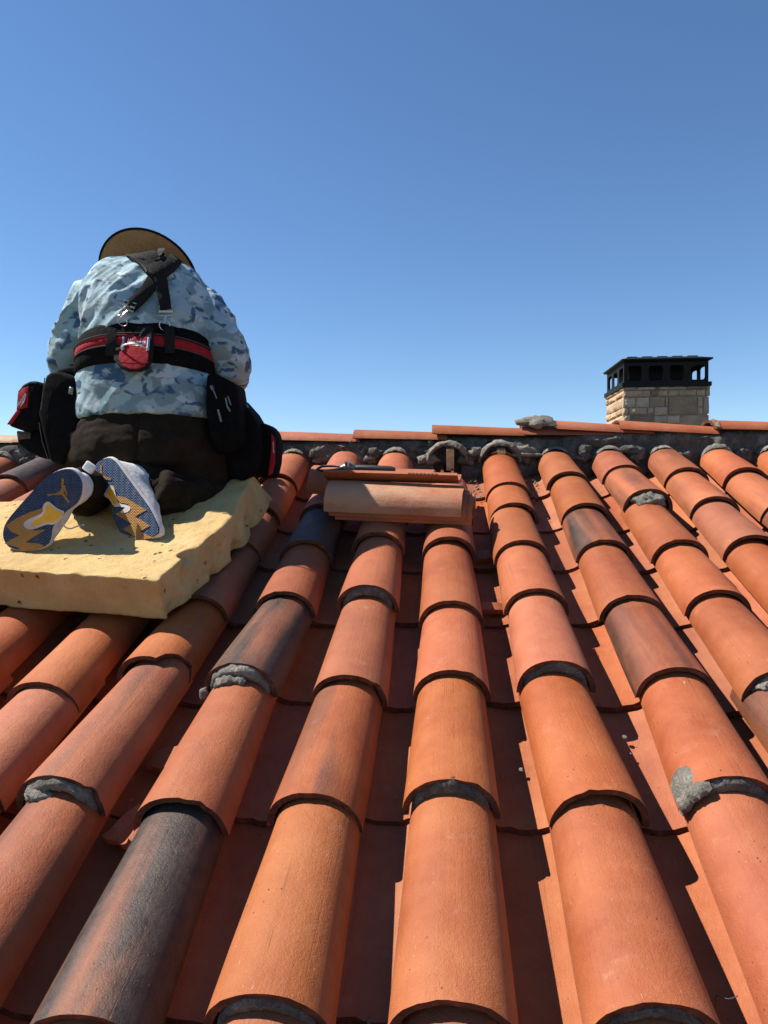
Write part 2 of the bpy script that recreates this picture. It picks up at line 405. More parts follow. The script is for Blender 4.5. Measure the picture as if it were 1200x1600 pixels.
# ---------------------------------------------------------------- barrel tiles
TL, TT = 0.425, 0.0125                                # tile length and clay thickness
def tile_mesh(name, seed, w0, h0, w1, h1, L=TL, T=TT, rough=1.0, nA=22, nL=12, chips=(), amax=90):
    """half-round tapered tile; lip at y = 0 (w0 x h0), narrow end at y = L; crest of the lip at z = h0"""
    rnd = random.Random(seed); o = rnd.random()*50
    def at(a, t, ins, yoff=0):
        wv = w0+(w1-w0)*t-ins; hv = h0+(h1-h0)*t-ins
        wob = 0.0016*nz(a*0.8+o, t*2.0, 3.1)
        e = 0.92
        x = (wv+wob)*math.copysign(abs(math.sin(a))**e, a); z = (hv+wob)*(abs(math.cos(a))**e)
        return x, z
    def yend(a, t):
        d = 0.0
        if t == 0:
            d = rough*(0.0028*nz(a*2.2+o, 1)+0.0016*nz(a*9+o, 2)+0.0010*nz(a*25+o, 7))
            for (ca, cw_, cd) in chips:
                u = (a-ca)/cw_
                if abs(u) < 1: d += cd*(1-u*u)**0.6*(0.8+0.35*nz(a*14+o, 5))
        elif t == 1: d = 0.003*nz(a*3+o, 9)
        return d
    V = []; F = []
    As = [R(-amax)+2*R(amax)*i/(nA-1) for i in range(nA)]
    for ins in (0.0, T):
        for a in As:
            d0, d1 = yend(a, 0), yend(a, 1)
            for j in range(nL):
                t = j/(nL-1); x, z = at(a, t, ins)
                y = d0+(L+d1-d0)*t
                if ins: y += (0.002+0.0015*nz(a*8+o, 4))*(1-2*t)
                V.append((x, y, z))
    N = nA*nL
    F += grid_faces(nA, nL); F += [tuple(reversed(q)) for q in grid_faces(nA, nL, off=N)]
    for i in range(nA-1):
        p, q = i*nL, (i+1)*nL
        F += [(p, q, q+N, p+N), (p+nL-1, p+nL-1+N, q+nL-1+N, q+nL-1)]
    for j in range(nL-1):
        F += [(j, j+N, j+1+N, j+1)]
        p = (nA-1)*nL+j; F += [(p, p+1, p+1+N, p+N)]
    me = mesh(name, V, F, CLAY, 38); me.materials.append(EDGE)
    nout = (nA-1)*(nL-1)
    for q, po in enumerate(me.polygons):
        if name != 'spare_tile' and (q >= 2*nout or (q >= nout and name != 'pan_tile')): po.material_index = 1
    return me
CAPW, CAPH = 0.0885, 0.083
caps = [tile_mesh('cap_tile', s, CAPW, CAPH, 0.0765, 0.071, chips=c) for s, c in
        enumerate([(), ((0.5, 0.14, 0.006),), (), ((-0.2, 0.12, 0.005),), (), ((0.9, 0.2, 0.008),), (), ()])]
cap_broken = tile_mesh('cap_tile', 31, CAPW, CAPH, 0.0765, 0.071, chips=((0.95, 0.72, 0.060),))
pans = [tile_mesh('pan_tile', 50+s, 0.094, 0.066, 0.099, 0.070, chips=c) for s, c in enumerate([(), ((0.3, 0.2, 0.006),), (), ((-0.4, 0.15, 0.007),)])]
FLIP = Matrix.Rotation(math.pi, 4, 'Y')
def place(x, s, n, tilt, yaw=0.0, rollx=0.0):
    return ROOF @ Matrix.Translation((x, s, n)) @ Matrix.Rotation(yaw, 4, 'Z') @ Matrix.Rotation(tilt, 4, 'X') @ Matrix.Rotation(rollx, 4, 'Y')
def lump(seed, c, r, k=0.35, n=14, m_=9, fr=(40, 40)):
    rnd = random.Random(seed); o = rnd.random()*90
    v, f = ell((0, 0, 0), *r, n=n, m_=m_)
    out = []
    for p in v:
        d = p.normalized()
        s = 1+k*nz(d.x*1.6+o, d.y*1.6, d.z*1.6)+0.5*k*nz(d.x*4+o, d.y*4, d.z*4)+0.3*k*nz(d.x*9+o, d.y*9, d.z*9)
        out.append(p*s+Vector(c))
    return out, f
def crescent(seed, w_, h_, y, tr, ty, a0=-75, a1=75, n=34, m_=10, k=0.45, sag=0.0):
    """an arched worm of mortar: half-width w_, height h_, radial half-thickness tr, half-length ty"""
    o = seed*7.31; rings = []
    for i in range(n):
        u = i/(n-1); a = R(a0+(a1-a0)*u)
        env = max(0.12, math.sin(math.pi*min(max(u, 0.03), 0.97))**0.35)
        s = env*(1+k*nz(u*5+o, 0.3)+0.5*k*nz(u*14+o, 1.3))
        ring = []
        for j in range(m_):
            b = 2*math.pi*j/m_
            q = 1+0.5*k*nz(u*9+o, math.cos(b)*1.3, math.sin(b)*1.3)+0.3*k*nz(u*24+o, math.cos(b)*2.5, math.sin(b)*2.5)
            dr = tr*s*q*math.cos(b); dy = ty*q*math.sin(b)*(0.6+0.4*s)
            ring.append(Vector(((w_+dr)*math.sin(a), y+dy-sag*s, (h_+dr)*math.cos(a))))
        rings.append(ring)
    return loft(rings)

ROWS = [-0.12, 0.245, 0.61, 0.982, 1.350, 1.720, 2.062, 2.385, 2.735]
TOPS = 3.07
LIP = {-2: {2: .57, 3: .940, 4: 1.326, 5: 1.705, 6: 2.047, 7: 2.375}, -1: {2: .597, 3: .964, 4: 1.320, 5: 1.719, 6: 2.114, 7: 2.36},
       0: {2: .609, 3: .991, 4: 1.346, 5: 1.66, 6: 2.075, 7: 2.37}, 1: {2: .614, 3: .986, 4: 1.362, 5: 1.728, 6: 2.048, 7: 2.38, 8: 2.604},
       2: {3: 1.02, 4: 1.369, 5: 1.699, 6: 2.063, 7: 2.371, 8: 2.721}, 3: {5: 1.735, 6: 2.058, 7: 2.45, 8: 2.80},
       4: {6: 2.092, 7: 2.428, 8: 2.749}, -3: {3: .968, 4: 1.384, 5: 1.676, 8: 2.716}, -4: {4: 1.277}}
XO = {-2: 0.008, 0: -0.002, 1: -0.004, 2: 0.014, 3: 0.012, 4: 0.006}
# (flash, pale, saturation) where a tile stands out
LOOK = {(-2, 2): (.80, 0, .3), (-1, 5): (0.1, 0, .5), (-2, 4): (.84, 0, .3), (-2, 6): (1.05, 0, .2), (-3, 5): (.42, 0, .3), (1, 1): (0, 0, .6),
        (2, 4): (.50, 0, .6), (2, 6): (.46, 0, .6), (3, 7): (.36, 0, .5), (-3, 2): (.30, 0, .6), (5, 6): (.46, 0, .5),
        (-8, 8): (1.0, 0, .3), (-8, 7): (.5, 0, .3), (4, 7): (.25, 0, .5), (5, 7): (.3, 0, .5), (3, 3): (.36, 0, .7), (-1, 6): (0.05, 0, .4), (-6, 8): (0, 0, .4)}
MORT = {(0, 3): ('d', .016, .012), (1, 4): ('d', .013, .010), (-1, 2): ('d', .012, .010), (1, 2): ('d', .011, .01), (-1, 5): ('d', .014, .012),
        (-3, 3): ('g', .015, .016), (-2, 4): ('G', .018, .020), (2, 3): ('s', .015, .014), (3, 7): ('L', .02, .02), (3, 4): ('g', .012, .012), (5, 6): ('d', .01, .01), (-5, 4): ('d', .01, .01)}
DX3 = {-3: -.030, -2: -.030, -1: -.020, 0: -.006, 1: .021, 2: .004}; DX4 = {-3: -.018, -2: -.026, 2: .014}
def colx(k, r):
    d = DX3.get(k, .010 if k > 2 else -.006) if r <= 3 else (DX4.get(k, 0) if r == 4 else 0)
    return k*CW+XO.get(k, 0)+d
tiles = {}
for k in range(K0, K1+1):
    lips = [LIP.get(k, {}).get(r, ROWS[r]+random.uniform(-.014, .014)) for r in range(len(ROWS))]
    for r, s0 in enumerate(lips):
        if k == 0 and r >= 8: continue
        rn = random.Random(k*100+r)
        s1 = lips[r+1] if r+1 < len(lips) else (2.80 if k == 0 else TOPS+0.05)
        lift = {'d': .012, 'g': .014, 'G': .018, 's': .012, 'L': .020}.get(MORT.get((k, r), ' ')[0], 0.0)
        nlip = lift+rn.uniform(-.003, .004)
        # upper end must slide under the next lip
        tilt = -(0.010+lift+rn.uniform(0, .004))/TL
        x = colx(k, r)+rn.uniform(-.003, .003); yaw = rn.uniform(-.016, .016)-(colx(k, min(r+1, 8))-colx(k, r))/max(.2, s1-s0)
        me = cap_broken if (k, r) == (-3, 4) else caps[rn.randrange(len(caps))]
        if r == len(lips)-1 or (k == 0 and r == 7):
            Lw = s1-s0
        M_ = place(x, s0, nlip-CAPH, tilt, yaw, rn.uniform(-.03, .03))
        if (r == len(lips)-1) or (k == 0 and r == 7): M_ = M_ @ Matrix.Scale(max(.3, (s1-s0)/TL), 4, (0, 1, 0))
        if s1-s0 > .385 and r < len(lips)-1 and not (k == 0 and r == 7): M_ = M_ @ Matrix.Scale((s1-s0+.045)/TL, 4, (0, 1, 0))
        o = ob('cap_tile', me, house, M_); tiles[(k, r)] = (o, M_)
        fl = LOOK.get((k, r))
        if fl is None:
            fl = (0.0, 0.0, rn.random())
            if rn.random() < 0.10: fl = (rn.uniform(.12, .26), 0, rn.random())
        o.color = (fl[0], fl[1], fl[2], 1)
        mt = MORT.get((k, r))
        if mt:
            mat = MORTAR_D if mt[0] == 'd' else MORTAR
            if mt[0] in 'dgGs':
                v, f = crescent(k*13+r, CAPW-.022, CAPH-.020, .006, mt[1], mt[2]*.9, -78, 78)
                me2 = mesh('mortar', v, f, mat if mt[0] != 's' else MORTAR_D, 60); ob('mortar', me2, o, M_)
            if mt[0] == 'G':
                q = MB().add(crescent(77, CAPW-.030, CAPH-.034, -.016, .011, .013, -70, 20, k=.7)).add(lump(5, (-.083, -.012, .004), (.012, .012, .014)))
                q.obj('mortar', MORTAR, o, 60, M_)
            if mt[0] == 'g':
                q = MB().add(lump(9, (-.035, -.004, CAPH-.040), (.028, .016, .013), .5))
                q.obj('mortar', MORTAR, o, 60, M_)
            if mt[0] == 's':
                q = MB().add(crescent(19, CAPW-.001, CAPH-.001, .030, .007, .034, -84, -44, 26, 12, k=.3)).add(crescent(12, CAPW-.006, CAPH-.008, -.004, .012, .016, -88, -30, 30, 12, k=.4))
                q.obj('mortar', MORTAR, o, 60, M_)
            if mt[0] == 'L':
                q = MB().add(lump(21, (-.006, -.012, CAPH-.040), (.052, .032, .026), .5, 22, 14))
                q.obj('mortar', MORTAR, o, 60, M_)
    # pans, between column k and k+1
    for r in range(len(ROWS)):
        rn = random.Random(9000+k*100+r)
        s0 = ROWS[r]+0.05+rn.uniform(-.012, .012)
        M_ = place((colx(k, r)+colx(k+1, r))/2+rn.uniform(-.006, .006), s0, -0.150+.066+rn.uniform(-.003, .003), -(0.012)/TL, rn.uniform(-.014, .014), rn.uniform(-.03, .03)) @ FLIP
        if r == len(ROWS)-1: M_ = M_ @ Matrix.Scale((TOPS+.06-s0)/TL, 4, (0, 1, 0))
        o = ob('pan_tile', pans[rn.randrange(4)], house, M_)
        o.color = (rn.uniform(.1, .3) if rn.random() < .15 else 0, 0, rn.random(), 1)

# ---------------------------------------------------------------- ridge: mortar wall, crusts, ridge tiles, battens showing in the two open cells
nx = 900; prof = [(-.02, -.17), (-.03, -.13), (-.024, -.10), (-.016, -.075), (-.012, -.058), (-.006, -.040), (-.002, -.025), (.004, -.012), (.012, .0), (.028, .012), (.045, .018), (.08, .022), (.12, .016), (.17, -.01), (.23, -.07)]
V = []
for i in range(nx):
    x = XL+.02+(XR-XL-.04)*i/(nx-1)
    for j, (ds, n) in enumerate(prof):
        d = -.012+.024*nz(x*8, j*.55, 1.0)+.018*nz(x*24, j*.9, 4.0)+.009*nz(x*60, j*1.6, 8.0)+.004*nz(x*130, j*2.6, 3.0)
        hole = 1.0
        if j < 9 and (abs(x-.0) < .062 or abs(x-.232) < .05): d += .05
        V.append(wd(x, TOPS+.035+ds+d*(.9 if j < 10 else .3), n+.010*nz(x*14, j*.7, 12.0)*(j < 10)+(.020*max(0, min(1, (x-.52)*12)) if j > 7 else 0)))
ob('ridge_mortar', mesh('ridge_mortar', V, grid_faces(nx, len(prof)), MORTAR_D, 60), house)
for k in range(K0, K1+1):
    x = k*CW+XO.get(k, 0)*.6
    rn = random.Random(400+k)
    q = MB()
    if k in (0, 1):
        q.add([[wd(x+p.x, TOPS-.030+p.y, p.z-CAPH+.012) for p in crescent(k*3+1, .089, .089, .028, .014, .026, -88, 88, 90, 16, k=.6)[0]], crescent(k*3+1, .089, .089, .028, .014, .026, -88, 88, 90, 16, k=.6)[1]])
        if k == 1: q.add([[wd(x+.11+p.x, TOPS-.01+p.y, p.z-.035) for p in lump(61, (0, 0, 0), (.075, .02, .012), .5)[0]], lump(61, (0, 0, 0), (.1, .1, .1))[1]])
        q.obj('ridge_mortar', MORTAR, house, 60)
    elif rn.random() < .85:
        v, f = crescent(k*5+2, .071, .0705, .012, .0062*rn.uniform(.6, 1.3), .024, -76*rn.uniform(.7, 1), 76*rn.uniform(.5, 1), 60, 12, k=.5)
        q.add([[wd(x+p.x, TOPS-.002+p.y, p.z-CAPH+.002) for p in v], f])
        q.obj('ridge_mortar', MORTAR, house, 60)
    for t in range(rn.randrange(1, 3)):
        c = lump(800+k*7+t, (0, 0, 0), (rn.uniform(.025, .05), .018, rn.uniform(.015, .032)), .6, 16, 10)
        q2 = MB().add([[wd(x+CW*.5+rn_x+p.x, TOPS+.002+p.y, -.055+.03*t+p.z) for p in c[0]] if (rn_x := rn.uniform(-.03, .03)) is not None else None, c[1]])
        q2.obj('ridge_mortar', MORTAR if rn.random() < .45 else MORTAR_D, house, 60)
for (x, wdt, n0, n1) in ((.012, .017, -.10, -.004), (.238, .017, -.10, -.010)):
    MB().box((x-wdt, TOPS-.035, n0), (x+wdt, TOPS+.01, n1), ROOF).obj('wooden_batten', WOOD, house, 0)
# ridge tiles: wide end to the left, each lapping the next
RT = [tile_mesh('ridge_tile', 80+i, .105, .062, .090, .052, L=.43, amax=78) for i in range(3)]
def rpos(px): # across position of a spot on the ridge
    d = CR*((px-600)/1109)+CU*((800-683)/1109)+CF
    return (CAMPOS+d*((yr.y-.05-CAMPOS.y)/d.y)).x
ridge = [(-330, -.002, 0), (-205, .0, 0), (-80, .002, 0), (40, -.004, 0), (170, .0, .004), (300, .002, 0), (425, -.006, .0), (556, -.003, .002), (675, .014, -.01), (812, .004, .004), (862, .034, -.035), (958, .030, -.030), (1100, .026, .0), (1228, .016, 0), (1355, .01, 0), (1480, .01, 0), (1610, 0.01, 0)]
for i, (px, dn_, sl_) in enumerate(ridge):
    rn = random.Random(60+i); x = rpos(px)
    M_ = ROOF @ Matrix.Translation((x, SR+.005, -.010+dn_-(.006 if px > 850 else 0))) @ Matrix.Rotation(-sl_*1.2+.02, 4, 'Y') @ Matrix.Rotation(-math.pi/2+rn.uniform(-.02, .02), 4, 'Z') @ Matrix.Rotation(-TH, 4, 'Y')
    o = ob('ridge_tile', RT[i % 3], house, M_); o.color = (0.0, .75 if px == 40 or px == -80 else 0, rn.random(), 1)
for i, (px, dn_) in enumerate(((552, .0), (835, .075), (1106, .055), (672, -.0))):
    x = rpos(px); r_ = (.075, .055, .022) if px == 835 else (.012, .05, .014)
    c = lump(300+i, (0, 0, 0), r_, .55, 24, 12)
    MB().add([[wd(x+p.x, SR-.035+p.y, dn_+.012+p.z) for p in c[0]], c[1]]).obj('ridge_mortar', MORTAR, house, 60)
cr = MB(); rn = random.Random(77)
for i in range(150):
    k = rn.choice([rn.randrange(-7, 8), rn.choice((0, 1))]); s_ = TOPS-abs(rn.gauss(0, .22))-.03 if i % 3 else rn.uniform(.6, 2.6)
    r_ = rn.uniform(.002, .006); x_ = (k+.5)*CW+rn.gauss(0, .018)
    c = lump(2000+i, (0, 0, 0), (r_, r_*rn.uniform(.7, 1.4), r_*.7), .4, 6, 5)
    cr.add([[wd(x_+p.x, s_+p.y, -.132+abs(x_-(k+.5)*CW)*.25+p.z) for p in c[0]], c[1]])
cro = cr.obj('mortar_crumbs', MORTAR, house, 0); cro['kind'] = 'stuff'
# wire ties poking out of the pans
for (x, s) in ((.36, .70), (.60, .715)):
    p = [wd(x, s, -.112), wd(x, s+.004, -.095), wd(x+.012, s-.004, -.089), wd(x+.026, s-.001, -.086)]
    MB().add(tube(smooth_path(p, 4), .0008, 6)).obj('wire_tie', DIRTY, house)

# ---------------------------------------------------------------- chimney beyond the ridge
YC = 7.0
cl = P(974, 640, YC).x; cr_ = P(1108, 640, YC).x; ztop = P(1040, 604, YC).z; zbot = -3.3
mpx = pxm(1040, 640, YC)
DEP = .78
chim = thing('chimney', 'tan stone chimney with black metal cap standing beyond the ridge', 'chimney', ((cl+cr_)/2, YC+DEP/2, zbot))
MB().box((cl+.012, YC+.012, zbot), (cr_-.012, YC+DEP-.012, ztop-.004)).obj('core', plain('tan_joint_mortar', (.30, .20, .125), .95), chim, 0)
def zpx(v): return ztop-(v-412)/6*mpx            # rows read in sixths of a pixel below the cap
def xpx(v): return cl+(v-250)/825*(cr_-cl)
stones = [(250,412,380,440),(386,412,560,440),(566,412,592,440),(600,412,690,440),(697,412,860,440),(868,412,1040,440),(1046,412,1085,440),
 (252,447,278,502),(285,447,508,502),(516,447,582,502),(590,447,680,500),(690,447,785,500),(793,447,952,500),(960,447,1040,500),(1046,445,1085,500),
 (250,512,368,600),(376,512,500,600),(508,512,652,598),(660,512,680,600),(688,510,960,674),(968,512,1016,602),(1022,512,1075,668),
 (250,607,302,668),(310,607,480,668),(487,607,546,666),(553,604,678,676),(968,609,1018,674),
 (250,677,318,752),(325,675,546,752),(553,683,672,752),(680,683,795,755),(802,682,1075,794),
 (250,760,306,850),(313,760,472,850),(480,760,636,850),(644,762,788,792),(644,800,742,850),(750,800,868,850),(876,801,1075,850)]
def stone(x0, z0, x1, z1, face, seed):
    """rough-faced block, real thickness, face: front or left side"""
    rn = random.Random(seed); n = 6; V = []; o = rn.random()*50
    dp = rn.uniform(.0, .009)
    for i in range(n):
        for j in range(n):
            u, w_ = i/(n-1), j/(n-1)
            ed = min(u, 1-u, w_, 1-w_)
            d = -.012*(1-min(1, ed*6))+.008*nz(u*2.3+o, w_*2.3, seed)+.004*nz(u*8+o, w_*8, seed)+dp
            V.append((x0+(x1-x0)*u+.004*nz(w_*4+o, i), z0+(z1-z0)*w_+.004*nz(u*4+o, j+9), d))
    F = grid_faces(n, n); m0 = len(V)
    rim = [i*n for i in range(n)]+[(n-1)*n+j for j in range(1, n)]+[i*n+n-1 for i in range(n-2, -1, -1)]+[j for j in range(n-2, 0, -1)]
    V += [(V[i][0], V[i][1], -.05) for i in rim]; L = len(rim)
    F += [(rim[i], m0+i, m0+(i+1) % L, rim[(i+1) % L]) for i in range(L)]
    if face == 'f': return [Vector((a, YC-d, b)) for a, b, d in V], F
    return [Vector((cl-d, a, b)) for a, b, d in V], F
for i, (a, b, c, d) in enumerate(stones):
    v, f = stone(xpx(a), zpx(d), xpx(c), zpx(b), 'f', i)
    o = ob('stone', mesh('stone', v, f, STONE, 50), chim)
    col = (1, 1, 1, 1)
    if (a, b) == (325, 675): col = (.72, .66, .68, 1)
    elif (a, b) in ((688, 510), (802, 682)): col = (.86, .80, .76, 1)
    elif (a, b) in ((566, 412), (868, 412), (516, 447)): col = (.5, .45, .4, 1)
    o.color = col
z = ztop; i = 100; hs_ = [.030, .062, .10, .068, .078, .10, .07, .10, .09, .10]
for h_ in hs_:
    h_ *= 1.05; y = YC+.004; rn = random.Random(i)
    while y < YC+DEP-.02:
        l = min(rn.uniform(.16, .36), YC+DEP-y)
        v, f = stone(y, z-h_+.008, y+l-.008, z-.004, 's', i); i += 1
        ob('stone', mesh('stone', v, f, STONE, 50), chim).color = (1.05, 1.0, .9, 1); y += l
    if h_ > 0: z -= h_
z = zpx(858)
for h_ in (.1, .09, .1):                            # courses that only show from a step aside
    x = cl; rn = random.Random(int(z*1000))
    while x < cr_-.02:
        l = min(rn.uniform(.16, .3), cr_-x); v, f = stone(x, z-h_, x+l-.008, z-.008, 'f', i); i += 1
        ob('stone', mesh('stone', v, f, STONE, 50), chim); x += l
    z -= h_
# metal cap: base tray, four-windowed box, hipped lid with standing seams
ov = .014
MB().box((cl-ov, YC-ov, ztop), (cr_+ov*1.4, YC+DEP+ov, ztop+.042)).obj('cap_tray', BLACKMETAL, chim, 0)
zb, zt_ = ztop+.042, ztop+.042+.205
def frame_panel(x0, x1, nwin, plane, fix, name):
    """sheet with rounded windows cut out, as a solid 12 mm panel"""
    th = .012; H = zt_-zb; mbp = MB()
    pw = (x1-x0)/nwin; m_ = pw*.16; zlo, zhi = zb+H*.12, zt_-H*.17
    def loop(cx0, cx1):
        hw = (cx1-cx0)/2; cx = (cx0+cx1)/2; hz = (zhi-zlo)/2; cz = (zlo+zhi)/2; rr = min(hw, hz)*.42; out = []
        for q, (sx, sz) in enumerate(((1, 1), (-1, 1), (-1, -1), (1, -1))):
            for t in range(5):
                a = math.pi/2*(q+t/4); out.append((cx+sx*(hw-rr)+rr*math.cos(a), cz+sz*(hz-rr)+rr*math.sin(a)))
        return out
    for w_ in range(nwin):
        a, b = x0+pw*w_, x0+pw*(w_+1); inner = loop(a+m_, b-m_); L = len(inner); cx, cz = (a+b)/2, (zb+zt_)/2
        outer = []
        for (px_, pz) in inner:
            dx, dz = px_-cx, pz-cz
            s = min(((b-a)/2)/max(abs(dx), 1e-6), (H/2)/max(abs(dz), 1e-6)); outer.append((cx+dx*s, cz+dz*s))
        # snap the nearest outer points to the corners
        for cx_, cz_ in ((a, zb), (b, zb), (a, zt_), (b, zt_)):
            j = min(range(L), key=lambda q: (outer[q][0]-cx_)**2+(outer[q][1]-cz_)**2); outer[j] = (cx_, cz_)
        V = []
        for off in (0, th):
            for pts in (inner, outer):
                for (p_, z_) in pts: V.append(Vector((p_, fix+off, z_)) if plane == 'y' else Vector((fix+off, p_, z_)))
        F = []
        for j in range(L):
            k2 = (j+1) % L
            F += [(j, k2, L+k2, L+j), (2*L+j, 3*L+j, 3*L+k2, 2*L+k2), (j, 2*L+j, 2*L+k2, k2)]
        mbp.add((V, F))
    return mbp.obj(name, BLACKMETAL, chim, 0)
bx0, bx1, by0, by1 = cl+.012, cr_-.004, YC+.012, YC+DEP-.012
frame_panel(bx0, bx1, 4, 'y', by0, 'cap_side'); frame_panel(bx0, bx1, 4, 'y', by1-.012, 'cap_side')
frame_panel(by0+.0125, by1-.0125, 3, 'x', bx0, 'cap_side'); frame_panel(by0+.0125, by1-.0125, 3, 'x', bx1-.012, 'cap_side')
# flue stack, and an added box that darkens the inside of the cap
MB().box((bx0+.10, by0+.22, zb+.066), (bx1-.17, by1-.12, zt_-.004)).obj('added_shade_box', BLACKMETAL, chim, 0)
MB().add(tube([((cl+cr_)/2-.12, YC+DEP/2, ztop), ((cl+cr_)/2-.12, YC+DEP/2, ztop+.10)], .13, 20)).obj('flue', BLACKMETAL, chim)
e = .034; zr = zt_; hgt = .038
q = MB()
v = [(bx0-e, by0-e, zr+.018), (bx1+e, by0-e, zr+.018), (bx1+e, by1+e, zr+.018), (bx0-e, by1+e, zr+.018)]
iv = [(bx0+.01, by0+.01, zr), (bx1-.01, by0+.01, zr), (bx1-.01, by1-.01, zr), (bx0+.01, by1-.01, zr)]
up = [(bx0-e, by0-e, zr+.032), (bx1+e, by0-e, zr+.032), (bx1+e, by1+e, zr+.032), (bx0-e, by1+e, zr+.032)]
tp = [(bx0+.10, by0+.10, zr+.032+hgt), (bx1-.10, by0+.10, zr+.032+hgt), (bx1-.10, by1-.10, zr+.032+hgt), (bx0+.10, by1-.10, zr+.032+hgt)]
F = [(4, 5, 6, 7)] + [(4+i, i, (i+1) % 4, 4+(i+1) % 4) for i in range(4)] + [(i, 8+i, 8+(i+1) % 4, (i+1) % 4) for i in range(4)] + [(8+i, 12+i, 12+(i+1) % 4, 8+(i+1) % 4) for i in range(4)] + [(12, 13, 14, 15)]
q.add((v+iv+up+tp, F)); q.obj('cap_lid', BLACKMETAL, chim, 0)
for i in range(5):
    x = bx0+.11+(bx1-bx0-.22)*i/4
    MB().box((x-.05, by0+.13, zr+.032+hgt+.001), (x+.05, by1-.13, zr+.032+hgt+.014)).obj('standing_seam', GREYMETAL, chim, 0)

# ---------------------------------------------------------------- loose things on the tiles
# short stack of spare tiles lying across the columns: local y of each tile runs along the ridge
GP = 'spare tiles stacked across the roof columns'
def across(x, s, n, yaw=-.13, flip=False, me=None, roll=0.0, pitch=0.0):
    M_ = ROOF @ Matrix.Translation((x, s, n)) @ Matrix.Rotation(-math.pi/2+yaw, 4, 'Z') @ Matrix.Rotation(pitch, 4, 'X') @ Matrix.Rotation(roll, 4, 'Y')
    return M_ @ FLIP if flip else M_
spare = [tile_mesh('spare_tile', 140+i, CAPW, .078, .082, .073, L=.468) for i in range(3)]
shallow = tile_mesh('spare_tile', 150, .112, .085, .105, .080, L=.468, amax=50)
for me, M_, lab, colr in (
    (spare[0], across(-.380, 2.322, -.004), 'bottom orange tile of the nested stack, only its lower edge showing', (0, 0, .6)),
    (spare[1], across(-.400, 2.318, .012, -.135), 'orange tile sandwiched directly beneath the pale mortar-washed tile', (0, 0, .4)),
    (spare[2], across(-.415, 2.312, .030, -.132), 'pale mortar-washed tile lying on the front of the nested stack', (0, .55, .3)),
    (shallow, across(-.425, 2.415, .165, -.125, True, roll=-.36), 'upturned tile behind the pale tile, seen as a thin edge with stamped marks', (0, .25, .5)),
    (spare[1], across(-.520, 2.555, .004, -.11), 'dusty orange tile at the back of the stack under the black pliers', (0, .1, .4))):
    o = ob('spare_tile', me, None, M_); tag(o, lab, 'spare tile', GP); o.color = (*colr, 1)
    if 'upturned' in lab:
        q = MB()
        for i in range(8):
            y = .305+.013*i; c = Vector((-.0827, y, .0525)); rr = Vector((-.766, 0, .643)); tt = Vector((-.643, 0, -.766)); yy = Vector((0, 1, 0))
            q.add((lambda B: (B, [(0,1,3,2),(4,6,7,5),(0,4,5,1),(2,3,7,6),(0,2,6,4),(1,5,7,3)]))([c+rr*(i_*.0030)+yy*(j_*(.0042 if i % 3 else .0048))+tt*(k_*.0011) for i_ in (-1, 1) for j_ in (-1, 1) for k_ in (-1, 1)]))
        q.obj('stamped_lettering', plain('stamped_ink', (.06, .03, .022), .8), o, 0, M_)
# pliers with long handles on the back tile
pl = thing('pliers', 'black long-handled pliers lying along the back tile of the stack', 'pliers', wd(-.35, 2.50, .09))
def tp(x, s, n): return wd(x, 2.475-.10*(x+.35)+s, .092+n)
MB().add(tube(smooth_path([tp(-.49, .0, .0), tp(-.47, .022, .006), tp(-.42, .022, .008), tp(-.385, .006, .010)], 6), [.005]*19, 8)).obj('handle', BLACKPL, pl)
MB().add(tube(smooth_path([tp(-.49, .0, .0), tp(-.465, -.022, .004), tp(-.42, -.016, .006), tp(-.385, .0, .010)], 6), [.005]*19, 8)).obj('handle', BLACKPL, pl)
q = MB().add(tube([tp(-.40, .002, .008), tp(-.385, .003, .010), tp(-.365, .003, .012), tp(-.345, .002, .010), tp(-.33, .002, .008)], [.007, .014, .018, .013, .011], 12))
q.obj('jaw', DIRTY, pl)
MB().add(tube([tp(-.372, -.004, .020), tp(-.372, -.004, .036)], .010, 12)).obj('pivot_bolt', STEEL, pl)
MB().add(tube([tp(-.345, .0, .010), tp(-.33, .0, .010), tp(-.28, -.002, .010), tp(-.21, -.004, .008), tp(-.195, -.005, .007)], [.010, .0125, .0135, .0135, .010], 12)).obj('grip', BLACKPL, pl)
# broken bits lying in the valleys
def shard(seed, a0, a1, y0, y1, T=.012, w_=.09, h_=.062):
    o = seed*3.7; nA, nL = 14, 10; V = []
    for ins in (0, T):
        for i in range(nA):
            for j in range(nL):
                u, t = i/(nA-1), j/(nL-1)
                a = a0+(a1-a0)*(u+.10*nz(t*3+o, 1)*(1 if i in (0, nA-1) else .3)); y = y0+(y1-y0)*(t*(1-.55*u*(seed % 2)) + .10*nz(u*4+o, 2)*(1 if j in (0, nL-1) else .2))
                V.append(((w_-ins)*math.sin(a), y, (h_-ins)*math.cos(a)-h_))
    N = nA*nL; F = grid_faces(nA, nL)+[tuple(reversed(q)) for q in grid_faces(nA, nL, off=N)]
    for i in range(nA-1):
        p, q = i*nL, (i+1)*nL; F += [(p, q, q+N, p+N), (p+nL-1, p+nL-1+N, q+nL-1+N, q+nL-1)]
    for j in range(nL-1):
        p = (nA-1)*nL+j; F += [(j, j+N, j+1+N, j+1), (p, p+1, p+1+N, p+N)]
    return mesh('tile_shard', V, F, CLAY, 35)
GS = 'broken tile pieces in the valleys'
